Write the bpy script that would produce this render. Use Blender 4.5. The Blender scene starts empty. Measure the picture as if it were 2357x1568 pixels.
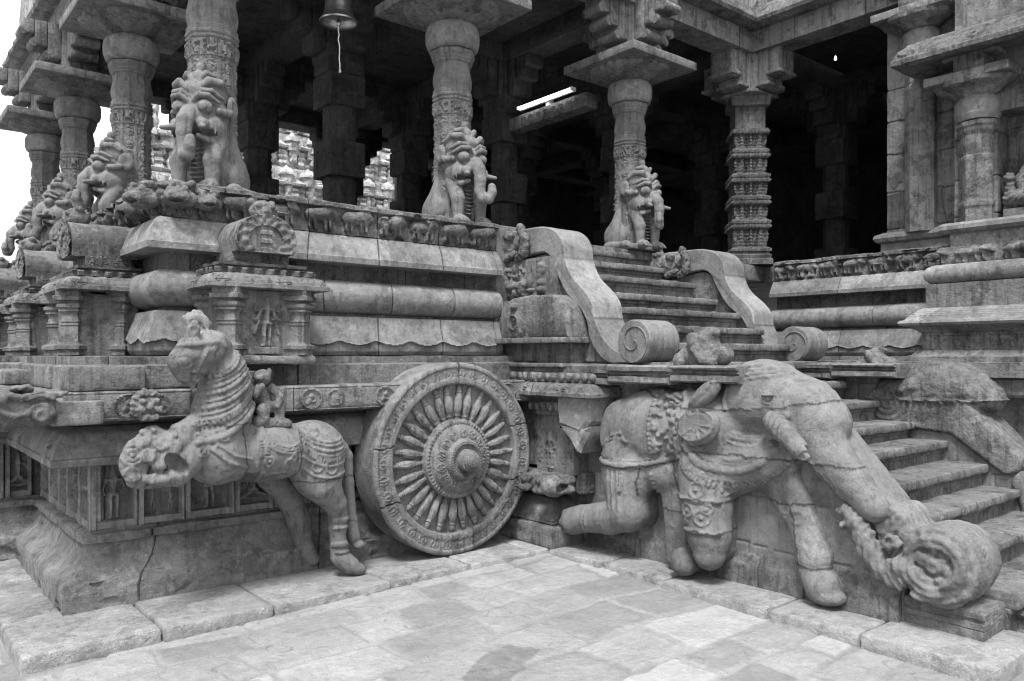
import bpy, math, random
import numpy as np
from mathutils import Vector, Matrix

# ------------------------------------------------------------ camera, sky, sun, exposure
C = bpy.context.scene.collection
scn = bpy.context.scene
EYE = 1.60
cam = bpy.data.objects.new('camera', bpy.data.cameras.new('camera'))
C.objects.link(cam); scn.camera = cam
cam.location = (0, 0, EYE)
cam.rotation_euler = (math.radians(90), 0, -math.atan2(.6388, .7694))
cam.data.sensor_width = 36.0
cam.data.lens = 36.0 * 1832.8 / 2356.0
cam.data.shift_y = (817.7 - 784.0) / 2356.0
cam.data.clip_start = 0.05; cam.data.clip_end = 2000
scn.render.resolution_x = 1024; scn.render.resolution_y = 681

w = bpy.data.worlds.new('World'); scn.world = w; w.use_nodes = True
nt = w.node_tree; nt.nodes.clear()
SUN_EL, SUN_AZ = 60.0, 230.0          # azimuth measured from +Y, clockwise
sky = nt.nodes.new('ShaderNodeTexSky'); sky.sky_type = 'NISHITA'; sky.sun_disc = False
sky.sun_elevation = math.radians(SUN_EL); sky.sun_rotation = math.radians(SUN_AZ)
sky.air_density = 1.6; sky.dust_density = 6.0; sky.ozone_density = 1.0
bw = nt.nodes.new('ShaderNodeRGBToBW')
# overcast: the clear sky is evened out by a white cloud layer
mx = nt.nodes.new('ShaderNodeMix'); mx.data_type = 'RGBA'; mx.inputs[0].default_value = 0.8
mx.inputs[7].default_value = (11.5, 11.5, 11.5, 1)
bg = nt.nodes.new('ShaderNodeBackground'); bg.inputs[1].default_value = 0.070
out = nt.nodes.new('ShaderNodeOutputWorld')
# an overcast sky is brighter overhead than at the horizon
tc = nt.nodes.new('ShaderNodeTexCoord'); sp = nt.nodes.new('ShaderNodeSeparateXYZ'); mr = nt.nodes.new('ShaderNodeMapRange')
mr.inputs[1].default_value = 0; mr.inputs[2].default_value = 1; mr.inputs[3].default_value = 9.5; mr.inputs[4].default_value = 24
nt.links.new(tc.outputs['Generated'], sp.inputs[0]); nt.links.new(sp.outputs[2], mr.inputs[0]); nt.links.new(mr.outputs[0], mx.inputs[7])
nt.links.new(sky.outputs[0], bw.inputs[0]); nt.links.new(bw.outputs[0], mx.inputs[6])
nt.links.new(mx.outputs[2], bg.inputs[0]); nt.links.new(bg.outputs[0], out.inputs[0])

sd = bpy.data.lights.new('sun', 'SUN'); sd.energy = 3.1; sd.angle = math.radians(15); sd.color = (1, 1, 1)
so = bpy.data.objects.new('sun', sd); C.objects.link(so)
_a, _e = math.radians(SUN_AZ), math.radians(SUN_EL)
sdir = Vector((math.sin(_a) * math.cos(_e), math.cos(_a) * math.cos(_e), math.sin(_e)))
so.rotation_euler = sdir.to_track_quat('Z', 'Y').to_euler()
scn.view_settings.view_transform = 'Standard'; scn.view_settings.look = 'None'
scn.view_settings.exposure = 0.98; scn.view_settings.gamma = 1; scn.view_settings.use_curve_mapping = False
scn.cycles.max_bounces = 6; scn.cycles.diffuse_bounces = 4
scn.cycles.use_denoising = True; scn.cycles.filter_width = 1.15; scn.cycles.adaptive_threshold = 0.015; scn.cycles.sample_clamp_indirect = 4

# ------------------------------------------------------------ noise
def _h(ix, iy, iz, s):
    n = (ix.astype(np.uint32) * np.uint32(73856093)) ^ (iy.astype(np.uint32) * np.uint32(19349663)) ^ (iz.astype(np.uint32) * np.uint32(83492791)) ^ np.uint32((s * 2654435761) & 0xffffffff)
    n = (n ^ (n >> np.uint32(13))) * np.uint32(1274126177)
    n = n ^ (n >> np.uint32(16))
    return (n & np.uint32(0xffff)).astype(np.float32) / 32767.5 - 1.0
def vn(P, s=1):
    P = np.asarray(P, np.float32)
    i = np.floor(P).astype(np.int64); f = P - i; u = f * f * (3 - 2 * f)
    r = 0
    for a in (0, 1):
        for b in (0, 1):
            for c in (0, 1):
                wt = (u[..., 0] if a else 1 - u[..., 0]) * (u[..., 1] if b else 1 - u[..., 1]) * (u[..., 2] if c else 1 - u[..., 2])
                r = r + wt * _h(i[..., 0] + a, i[..., 1] + b, i[..., 2] + c, s)
    return r
def fbm(P, f=4., o=3, s=1):
    r = 0; a = 1.; t = 0
    P = np.asarray(P, np.float32)
    for k in range(o):
        r = r + a * vn(P * f + 17.3 * k, s + k * 7); t += a; a *= .55; f *= 2.1
    return r / t

# ------------------------------------------------------------ object helpers
def tag(o, label=None, cat=None, group=None, kind=None):
    if label: o['label'] = label
    if cat: o['category'] = cat
    if group: o['group'] = group
    if kind: o['kind'] = kind
    return o
def thing(name, label, cat, loc=(0, 0, 0), rz=0, group=None):
    o = bpy.data.objects.new(name, None); C.objects.link(o)
    o.location = loc; o.rotation_euler = (0, 0, rz); o.empty_display_size = .1
    return tag(o, label, cat, group)
def copy_tree(o, parent=None):
    c = o.copy(); C.objects.link(c); mpi = o.matrix_parent_inverse.copy(); c.parent = parent; c.matrix_parent_inverse = mpi
    for ch in list(o.children): copy_tree(ch, c)
    return c
def vnorm(V, F):
    T = F[:, :3]; a, b, c = V[T[:, 0]], V[T[:, 1]], V[F[:, 2]]
    if F.shape[1] == 4: n = np.cross(V[F[:, 2]] - V[F[:, 0]], V[F[:, 3]] - V[F[:, 1]])
    else: n = np.cross(b - a, c - a)
    N = np.zeros_like(V)
    for k in range(F.shape[1]): np.add.at(N, F[:, k], n)
    return N / np.maximum(np.linalg.norm(N, axis=1, keepdims=True), 1e-9)
def emit(name, V, F, mat, parent=None, angle=35, tint=None, extra=None):
    """V (n,3) array; F (m,4) array of quads; extra: list of other polygons"""
    V = np.asarray(V, np.float32); F = np.asarray(F, np.int64)
    me = bpy.data.meshes.new(name)
    if extra:
        me.from_pydata(V.tolist(), [], F.tolist() + [list(map(int, e)) for e in extra])
    else:
        k = F.shape[1]
        me.vertices.add(len(V)); me.vertices.foreach_set('co', V.ravel())
        me.loops.add(F.size); me.loops.foreach_set('vertex_index', F.ravel().astype(np.int32))
        me.polygons.add(len(F)); me.polygons.foreach_set('loop_start', np.arange(0, F.size, k, dtype=np.int32))
        me.update(calc_edges=True); me.validate()
    at = me.attributes.new('tint', 'FLOAT', 'POINT')
    t = np.ones(len(V), np.float32) if tint is None else (np.full(len(V), tint, np.float32) if np.isscalar(tint) else np.asarray(tint, np.float32))
    at.data.foreach_set('value', t)
    me.shade_smooth()
    if angle < 179: me.set_sharp_from_angle(angle=math.radians(angle))
    me.materials.append(mat)
    o = bpy.data.objects.new(name, me); C.objects.link(o); o.parent = parent
    return o
class MB:
    """collects several shapes of ONE part"""
    def __init__(s): s.V = []; s.F = []; s.E = []; s.T = []; s.n = 0
    def add(s, V, F, extra=None, tint=1.0, M=None):
        V = np.asarray(V, np.float32)
        if M is not None: V = V @ np.array(M.to_3x3()).T.astype(np.float32) + np.array(M.translation, np.float32)
        s.V.append(V); F = np.asarray(F, np.int64)
        if len(F): s.F.append(F + s.n)
        if extra: s.E += [[int(i) + s.n for i in e] for e in extra]
        s.T.append(np.full(len(V), tint, np.float32) if np.isscalar(tint) else tint)
        s.n += len(V)
        return s
    def build(s, name, mat, parent=None, angle=35):
        return emit(name, np.concatenate(s.V), np.concatenate(s.F) if s.F else np.zeros((0, 4)), mat, parent, angle, np.concatenate(s.T), s.E or None)

def resample(pts, step):
    out = [pts[0]]
    for a, b in zip(pts[:-1], pts[1:]):
        n = max(1, int(math.ceil(math.dist(a, b) / step)))
        for k in range(1, n + 1): out.append(tuple(a[i] + (b[i] - a[i]) * k / n for i in range(len(a))))
    return out
def arc(cx, cz, r, a0, a1, n, rz=None):
    rz = rz or r
    return [(cx + r * math.cos(math.radians(a0 + (a1 - a0) * k / n)), cz + rz * math.sin(math.radians(a0 + (a1 - a0) * k / n))) for k in range(n + 1)]
def sweep(path, prof, hf=None, ds=.03, dp=.02, joints=None, amp=.004, nf=6., seed=1, jd=.013, tv=.22):
    """moulding profile (offset, z) carried along a plan path, outward = right-hand side.
    joints: list of path positions where two blocks meet."""
    rng = random.Random(seed)
    nv = []
    for a, b in zip(path[:-1], path[1:]):
        L = math.dist(a, b); nv.append(((b[1] - a[1]) / L, -(b[0] - a[0]) / L))
    mit = [nv[0]]
    for k in range(1, len(nv)):
        n1, n2 = nv[k - 1], nv[k]; d = 1 + n1[0] * n2[0] + n1[1] * n2[1]
        mit.append(((n1[0] + n2[0]) / d, (n1[1] + n2[1]) / d))
    mit.append(nv[-1])
    tot = sum(math.dist(a, b) for a, b in zip(path[:-1], path[1:]))
    if joints is None:
        joints = []; p = rng.uniform(.3, .7)
        while p < tot - .2: joints.append(p); p += rng.uniform(.55, 1.1)
    S = []; s0 = 0
    for k, (a, b) in enumerate(zip(path[:-1], path[1:])):
        L = math.dist(a, b); n = max(1, int(L / ds)); t = [i / n for i in range(n + 1)]
        for j in joints:
            if s0 < j < s0 + L:
                for e in (-.007, 0, .007):
                    tt = (j + e - s0) / L
                    if 0 < tt < 1: t.append(tt)
        t = sorted(set(t))
        if k: t = t[1:]
        for tt in t:
            S.append((s0 + tt * L, a[0] + (b[0] - a[0]) * tt, a[1] + (b[1] - a[1]) * tt,
                      mit[k][0] + (mit[k + 1][0] - mit[k][0]) * tt, mit[k][1] + (mit[k + 1][1] - mit[k][1]) * tt))
        s0 += L
    S = np.array(S, np.float32); pr = np.array(resample(prof, dp), np.float32)
    ns, npf = len(S), len(pr)
    sg = S[:, None, 0] + 0 * pr[None, :, 1]
    o = pr[None, :, 0] + 0 * sg; z = pr[None, :, 1] + 0 * sg
    if hf is not None:
        r = hf(sg, z, o)
        if isinstance(r, tuple): o = o + r[0]; z = z + r[1]
        else: o = o + r
    J = np.array(joints) if len(joints) else np.array([-9.])
    near = np.abs(S[:, 0][:, None] - J[None]).min(1) < .002
    o[near] -= jd
    X = S[:, 1:2] + o * S[:, 3:4]; Y = S[:, 2:3] + o * S[:, 4:5]
    V = np.stack([X, Y, z], -1).reshape(-1, 3)
    I = np.arange(ns * npf).reshape(ns, npf)
    F = np.stack([I[:-1, :-1], I[:-1, 1:], I[1:, 1:], I[1:, :-1]], -1).reshape(-1, 4)
    if amp:
        N = vnorm(V, F); V = V + N * (fbm(V, nf, 3, seed) * amp)[:, None]
    blk = np.searchsorted(J, S[:, 0]); tb = np.array([1 + rng.uniform(-tv, tv) for _ in range(len(J) + 2)])
    tint = np.repeat(tb[blk] * np.where(near, .38 if jd else 1., 1.), npf)
    ex = [list(I[0]), list(I[-1][::-1])]
    return V, F, ex, tint
def rbox(c, size, r=.012, res=.05, amp=.004, seed=1, nf=5., rot=0):
    """stone block with worn rounded edges; c = centre, size = full size"""
    hx, hy, hz = [s / 2 for s in size]; Vs = []; Fs = []; n0 = 0
    def axis(h):
        n = max(1, int(2 * h / res)); a = list(np.linspace(-h + r, h - r, n + 1)); return np.array([-h] + a + [h]) if h > r else np.array([-h, h])
    ax = [axis(hx), axis(hy), axis(hz)]; hh = (hx, hy, hz)
    for d in range(3):
        u, v = (d + 1) % 3, (d + 2) % 3
        for sgn in (-1, 1):
            A, B = np.meshgrid(ax[u], ax[v], indexing='ij')
            P = np.zeros(A.shape + (3,), np.float32); P[..., u] = A; P[..., v] = B; P[..., d] = sgn * hh[d]
            n = P.shape[0] * P.shape[1]; I = np.arange(n).reshape(A.shape) + n0
            q = np.stack([I[:-1, :-1], I[1:, :-1], I[1:, 1:], I[:-1, 1:]], -1).reshape(-1, 4)
            if sgn < 0: q = q[:, ::-1]
            Vs.append(P.reshape(-1, 3)); Fs.append(q); n0 += n
    V = np.concatenate(Vs); F = np.concatenate(Fs)
    inn = np.clip(V, [-hx + r, -hy + r, -hz + r], [hx - r, hy - r, hz - r])
    D = V - inn; L = np.linalg.norm(D, axis=1, keepdims=True)
    N = np.where(L > 1e-6, D / np.maximum(L, 1e-6), 0); V = inn + N * r
    # weld
    key = np.round(V * 20000).astype(np.int64)
    _, idx, inv = np.unique(key, axis=0, return_index=True, return_inverse=True); inv = inv.reshape(-1)
    V = V[idx]; N = N[idx]; F = inv[F]
    F = F[(F[:, 0] != F[:, 2]) & (F[:, 1] != F[:, 3])]
    if rot:
        cr, sr = math.cos(rot), math.sin(rot); Rm = np.array([[cr, -sr, 0], [sr, cr, 0], [0, 0, 1]], np.float32)
        V = V @ Rm.T; N = N @ Rm.T
    V = V + np.array(c, np.float32)
    if amp: V = V + N * (fbm(V, nf, 3, seed) * amp)[:, None]
    return V, F
def box(c, size): return rbox(c, size, r=.003, res=9, amp=0)
def lathe(prof, n=8, sub=1, c=(0, 0, 0), hf=None, dp=.03, rot=None, amp=0, seed=1):
    """n-sided turned/cut shape, prof = [(apothem, z)]; n>=24 reads as round"""
    pr = np.array(resample(prof, dp), np.float32); M = n * sub
    if rot is None: rot = math.pi / n
    th = np.arange(M) / M * 2 * math.pi
    k = ((th + math.pi / n) % (2 * math.pi / n)) - math.pi / n
    rad = 1 / np.cos(k) if n < 24 else np.ones(M)
    TH = (th + rot - math.pi / n + math.pi / n * 0)[None, :] + 0 * pr[:, :1]
    R = pr[:, :1] * rad[None, :]; Zz = pr[:, 1:2] + 0 * R
    if hf is not None: R = R + hf(th[None, :] + 0 * R, Zz, R)
    V = np.stack([R * np.cos(TH), R * np.sin(TH), Zz], -1)
    I = np.arange(V.shape[0] * M).reshape(-1, M); I2 = np.roll(I, -1, 1)
    F = np.stack([I[:-1], I2[:-1], I2[1:], I[1:]], -1).reshape(-1, 4)
    V = V.reshape(-1, 3)
    if amp: V = V + vnorm(V, F) * (fbm(V + seed, 9, 2, seed) * amp)[:, None]
    return V + np.array(c, np.float32), F, [list(I[0][::-1]), list(I[-1])]
def prism(poly, d0, d1, axis, res=.05, amp=.004, seed=1, bev=.01):
    """closed outline [(a, b)] extruded along an axis from d0 to d1, edges chamfered. axis 'x': (y,z); 'y': (x,z)"""
    p = np.array(resample(list(poly) + [poly[0]], res)[:-1], np.float32)
    area = np.sum(p[:, 0] * np.roll(p[:, 1], -1) - np.roll(p[:, 0], -1) * p[:, 1])
    if area < 0: p = p[::-1]
    e = np.roll(p, -1, 0) - np.roll(p, 1, 0); nrm = np.stack([e[:, 1], -e[:, 0]], 1); nrm /= np.maximum(np.linalg.norm(nrm, axis=1, keepdims=True), 1e-6)
    nd = max(1, int(abs(d1 - d0) / res)); s = 1 if d1 > d0 else -1
    ds = [d0] + [d0 + s * bev + (d1 - d0 - 2 * s * bev) * k / nd for k in range(nd + 1)] + [d1]
    rows = []
    for k, d in enumerate(ds):
        q = p - nrm * (bev if k in (0, len(ds) - 1) else 0)
        if axis == 'x': rows.append(np.stack([np.full(len(q), d), q[:, 0], q[:, 1]], 1))
        else: rows.append(np.stack([q[:, 0], np.full(len(q), d), q[:, 1]], 1))
    n = len(p); V = np.concatenate(rows); I = np.arange(len(V)).reshape(-1, n); I2 = np.roll(I, -1, 1)
    F = np.stack([I[:-1], I2[:-1], I2[1:], I[1:]], -1).reshape(-1, 4)
    flip = (axis == 'x') == (s > 0)
    if not flip: F = F[:, ::-1]
    if amp: V = V + vnorm(V, F) * (fbm(V, 5, 3, seed) * amp)[:, None]
    ex = [list(I[0][::-1]), list(I[-1])]
    if not flip: ex = [e[::-1] for e in ex]
    return V, F, ex
def hfield(w, h, H, O, U, Vv, N, res=.01, back=.05, drop=None):
    """relief panel: H(u,v) -> height; O corner, U/Vv/N unit vectors; sides run back"""
    nu, nv = max(2, int(w / res)), max(2, int(h / res))
    u, v = np.meshgrid(np.linspace(0, w, nu), np.linspace(0, h, nv), indexing='ij')
    z = H(u, v); zz = z; u = np.pad(u, 1, 'edge'); v = np.pad(v, 1, 'edge'); z = np.pad(z, 1, constant_values=-back)
    P = np.array(O) + u[..., None] * np.array(U) + v[..., None] * np.array(Vv) + z[..., None] * np.array(N)
    I = np.arange(u.size).reshape(u.shape)
    F = np.stack([I[:-1, :-1], I[1:, :-1], I[1:, 1:], I[:-1, 1:]], -1).reshape(-1, 4)
    if np.dot(np.cross(U, Vv), N) < 0: F = F[:, ::-1]
    if drop is not None: F = F[(z.reshape(-1)[F] > drop).all(1)]
    return P.reshape(-1, 3).astype(np.float32), F
# ------------------------------------------------------------ 2-D relief drawing
def cap2(u, v, a, b, ra, rb=None):
    rb = ra if rb is None else rb
    dx, dy = b[0] - a[0], b[1] - a[1]; L = dx * dx + dy * dy + 1e-9
    t = np.clip(((u - a[0]) * dx + (v - a[1]) * dy) / L, 0, 1)
    return np.hypot(u - a[0] - t * dx, v - a[1] - t * dy) - (ra + (rb - ra) * t)
def smin(a, b, k):
    h = np.clip(.5 + .5 * (b - a) / k, 0, 1); return b + (a - b) * h - k * h * (1 - h)
def rise(d, wd, dep): return dep * np.sqrt(np.clip(-d / wd, 0, 1))
def figure(u, v, cx, by, h, dep=.02, arms=2, seated=False, lean=0.):
    """standing or seated human figure in relief, h tall"""
    U, W = (u - cx) / h, (v - by) / h
    d = cap2(U, W, (0, .9), (0, .86), .055, .05)                         # head
    d = smin(d, cap2(U, W, (0, .97), (0, 1.02), .045, .02), .02)         # crown
    d = smin(d, cap2(U, W, (0, .8), (lean, .5), .075, .05), .03)
    d = smin(d, cap2(U, W, (-.11, .76), (.11, .76), .04), .03)
    d = smin(d, cap2(U, W, (-.05 + lean, .47), (.05 + lean, .47), .06), .03)
    for s in (-1, 1):
        if seated:
            d = smin(d, cap2(U, W, (.05 * s, .42), (.26 * s, .33), .06, .05), .03); d = smin(d, cap2(U, W, (.26 * s, .33), (0, .28), .045, .03), .02)
        else:
            d = smin(d, cap2(U, W, (.055 * s + lean, .45), (.06 * s, .22), .055, .04), .02); d = smin(d, cap2(U, W, (.06 * s, .22), (.055 * s, .03), .038, .025), .015)
            d = smin(d, cap2(U, W, (.055 * s, .02), (.10 * s, .015), .025, .02), .01)
        d = smin(d, cap2(U, W, (.13 * s, .75), (.2 * s, .58), .035, .03), .02); d = smin(d, cap2(U, W, (.2 * s, .58), (.12 * s, .55) if s > 0 else (.16 * s, .46), .028, .025), .02)
        for k in range(arms // 2 - 1):
            d = smin(d, cap2(U, W, (.12 * s, .77), (.24 * s, .72 - .2 * k), .03, .025), .015); d = smin(d, cap2(U, W, (.24 * s, .72 - .2 * k), (.26 * s, .86 - .3 * k), .025, .03), .015)
    return rise(d, .05, dep)
def ringh(u, v, cx, cy, r, wd, dep): return rise(np.abs(np.hypot(u - cx, v - cy) - r) - wd, wd, dep)
def blob(u, v, cx, cy, rx, ry, dep): return dep * np.sqrt(np.clip(1 - ((u - cx) / rx) ** 2 - ((v - cy) / ry) ** 2, 0, 1))
def medal(u, v, cx, cy, r, dep=.014, seed=0):
    """scrollwork roundel with a small figure inside"""
    rn = random.Random(seed)
    h = ringh(u, v, cx, cy, r * .88, r * .1, dep)
    h = np.maximum(h, ringh(u, v, cx, cy, r * .68, r * .05, dep * .6))
    for k in range(5):
        a = rn.uniform(0, 6.3); q = r * rn.uniform(.15, .45)
        h = np.maximum(h, blob(u, v, cx + q * math.cos(a), cy + q * math.sin(a), r * rn.uniform(.12, .25), r * rn.uniform(.12, .3), dep))
    return h
def carve(u, v, f=30., s=3, dep=.006):
    """dense chiselled ornament"""
    P = np.stack([u, v, 0 * u], -1); wv = fbm(P, f * .35, 2, s) * 2.2
    return dep * np.sin(u * f * 2.2 + wv * 2) * np.sin(v * f * 2.2 + wv * 3 + 1)
def beast(u, v, cx, by, L, hgt, dep, flip=1):
    """crouching animal in relief"""
    s = flip; d = cap2(u, v, (cx - s * .28 * L, by + .55 * hgt), (cx + s * .12 * L, by + .6 * hgt), .24 * hgt, .27 * hgt)
    d = smin(d, cap2(u, v, (cx + s * .25 * L, by + .72 * hgt), (cx + s * .36 * L, by + .6 * hgt), .24 * hgt, .15 * hgt), .03)
    for q in (-.34, -.2, .08, .22): d = smin(d, cap2(u, v, (cx + s * q * L, by + .45 * hgt), (cx + s * (q + .03) * L, by + .06 * hgt), .09 * hgt, .07 * hgt), .015)
    return rise(d, .18 * hgt, dep)

# ------------------------------------------------------------ materials
ALB = .58
def stone(name, val=.27, mott=.21, stain=.42, light=.36, grain=.22, bump=.22, bscale=28., carv=0., cscale=22., rough=.82, streak=.42, pit=.0, warm=0):
    m = bpy.data.materials.new(name); m.use_nodes = True; t = m.node_tree; N = t.nodes; L = t.links; N.clear()
    def nd(k, **kw):
        n = N.new('ShaderNode' + k)
        for a, b in kw.items(): setattr(n, a, b)
        return n
    geo = nd('NewGeometry'); pos = geo.outputs['Position']
    def noise(sc, det=4, rg=.55, vec=pos):
        n = nd('TexNoise'); n.inputs['Scale'].default_value = sc; n.inputs['Detail'].default_value = det; n.inputs['Roughness'].default_value = rg
        L.new(vec, n.inputs['Vector']); return n.outputs[0]
    def rng(src, a, b, c, d):
        n = nd('MapRange'); n.inputs[1].default_value = a; n.inputs[2].default_value = b; n.inputs[3].default_value = c; n.inputs[4].default_value = d
        L.new(src, n.inputs[0]); return n.outputs[0]
    def mul(a, b):
        n = nd('Math', operation='MULTIPLY'); L.new(a, n.inputs[0]); L.new(b, n.inputs[1]) if not isinstance(b, float) else setattr(n.inputs[1], 'default_value', b); return n.outputs[0]
    def add(a, b):
        n = nd('Math', operation='ADD'); L.new(a, n.inputs[0]); L.new(b, n.inputs[1]) if not isinstance(b, float) else setattr(n.inputs[1], 'default_value', b); return n.outputs[0]
    at = nd('Attribute', attribute_name='tint')
    f = mul(at.outputs['Fac'], rng(noise(1.9, 5), .38, .62, 1 - mott * .7, 1 + mott * .7))
    f = mul(f, rng(noise(16, 10, .78), .38, .62, 1 - mott * .95, 1 + mott * .8))
    if stain: f = mul(f, rng(noise(3.7, 9, .74), .52, .56, 1.0, 1 - stain))
    if stain: f = mul(f, rng(noise(9.5, 8, .7), .58, .62, 1.0, 1 - stain * .8))
    if light: f = mul(f, rng(noise(5.3, 9, .76), .56, .60, 1.0, 1 + light))
    if streak:
        mp = nd('Mapping'); mp.inputs['Scale'].default_value = (14, 14, 1.0); L.new(pos, mp.inputs[0])
        f = mul(f, rng(noise(1.7, 6, .65, mp.outputs[0]), .52, .64, 1.0, 1 - streak))
    f = mul(f, rng(noise(150, 3, .8), .32, .68, 1 - grain, 1 + grain))
    col = mul(f, float(val) * ALB); cl = nd('Math', operation='MINIMUM'); L.new(col, cl.inputs[0]); cl.inputs[1].default_value = .88
    b = nd('BsdfPrincipled'); b.inputs['Roughness'].default_value = rough
    b.inputs['Specular IOR Level'].default_value = .35
    cmb = nd('CombineColor'); [L.new(cl.outputs[0], cmb.inputs[k]) for k in range(3)]
    L.new(cmb.outputs[0], b.inputs['Base Color'])
    h = mul(noise(bscale, 10, .72), bump * .11)
    h = add(h, mul(noise(6., 4, .6), bump * .05))
    h = add(h, mul(noise(130, 3, .7), bump * .008))
    if carv:
        vo = nd('TexVoronoi', feature='F1'); vo.inputs['Scale'].default_value = cscale
        wn = nd('Vectors' if 0 else 'VectorMath', operation='ADD'); nn = nd('TexNoise'); nn.inputs['Scale'].default_value = cscale * .6; L.new(pos, nn.inputs['Vector'])
        sc = nd('VectorMath', operation='SCALE'); sc.inputs[3].default_value = .05; L.new(nn.outputs[1], sc.inputs[0]); L.new(pos, wn.inputs[0]); L.new(sc.outputs[0], wn.inputs[1])
        L.new(wn.outputs[0], vo.inputs['Vector'])
        sn = nd('Math', operation='SINE'); L.new(mul(vo.outputs['Distance'], 16.0), sn.inputs[0])
        h = add(h, mul(sn.outputs[0], carv * .006))
        v2 = nd('TexVoronoi', feature='DISTANCE_TO_EDGE'); v2.inputs['Scale'].default_value = cscale * 2.3; L.new(wn.outputs[0], v2.inputs['Vector'])
        h = add(h, mul(rng(v2.outputs['Distance'], 0, .12, 0, 1), carv * .006))
    if pit:
        v3 = nd('TexVoronoi', feature='F1'); v3.inputs['Scale'].default_value = 75; L.new(pos, v3.inputs['Vector'])
        h = add(h, mul(rng(v3.outputs['Distance'], .05, .45, 0, 1), pit * .004))
    bp = nd('Bump'); bp.inputs['Strength'].default_value = 1.0; bp.inputs['Distance'].default_value = 1.0
    L.new(h, bp.inputs['Height']); L.new(bp.outputs[0], b.inputs['Normal'])
    o = nd('OutputMaterial'); L.new(b.outputs[0], o.inputs[0]); return m
def plain(name, v, rough=.5, metal=0., emit_=0.):
    m = bpy.data.materials.new(name); m.use_nodes = True; b = m.node_tree.nodes['Principled BSDF']
    b.inputs['Base Color'].default_value = (v, v, v, 1); b.inputs['Roughness'].default_value = rough; b.inputs['Metallic'].default_value = metal
    if emit_: b.inputs['Emission Color'].default_value = (1, 1, 1, 1); b.inputs['Emission Strength'].default_value = emit_
    n = m.node_tree.nodes.new('ShaderNodeTexNoise'); n.inputs['Scale'].default_value = 40
    bp = m.node_tree.nodes.new('ShaderNodeBump'); bp.inputs['Strength'].default_value = .1; bp.inputs['Distance'].default_value = .005
    m.node_tree.links.new(n.outputs[0], bp.inputs['Height']); m.node_tree.links.new(bp.outputs[0], b.inputs['Normal'])
    return m
M_wall = stone('weathered_stone', .25)
M_mould = stone('smooth_moulding_stone', .28, mott=.25, stain=.3, light=.3, bump=.10, grain=.15, streak=.2)
M_carv = stone('carved_stone', .25, carv=.8, bump=.3)
M_fine = stone('finely_carved_stone', .25, carv=.9, cscale=34, bump=.2)
M_gran = stone('pitted_granite', .245, mott=.16, grain=.22, bump=.10, pit=.25, light=.15, stain=.24, streak=.2)
M_rough = stone('rough_eroded_stone', .28, mott=.28, bump=.45, bscale=22, light=.35, pit=.3)
M_plinth = stone('weathered_plinth_stone', .33, mott=.25, bump=.4, bscale=22, light=.35, stain=.3, streak=.25, pit=.2)
M_kerb = stone('kerb_granite', .50, mott=.22, stain=.25, light=.15, bump=.35, streak=0, grain=.3)
M_floor = stone('paving_stone', .49, mott=.12, stain=.10, light=.10, bump=.25, streak=0, grain=.12, rough=.7)
M_in_shade = stone('interior_stone_shade_dark', .085, mott=.3, carv=.6, bump=.3)  # same stone with the shade of the interior put into its colour
M_plast = stone('peeling_plaster', .5, mott=.3, stain=.6, light=.2, bump=.3, streak=.5)
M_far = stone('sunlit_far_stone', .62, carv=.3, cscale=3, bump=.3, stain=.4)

M_wheel = stone('wheel_granite', .27, mott=.2, stain=.3, light=.2, bump=.12, grain=.25, carv=.15, cscale=40)
M_horse = stone('horse_granite', .225, mott=.12, stain=.22, light=.25, bump=.05, grain=.25)
M_bell = plain('bell_metal', .35, .35, .9)
M_cord = plain('white_cord', .8, .8)
M_white = plain('white_enamel', .8, .4)
M_lamp = plain('lit_tube', .9, .4, 0, 9.)
M_glow = plain('glass_bulb', .8, .1, 0, 1.5)
M_shaft = stone('shaft_stone', .30, mott=.2, stain=.2, light=.2, bump=.12, carv=.45, cscale=40, grain=.15)
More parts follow.
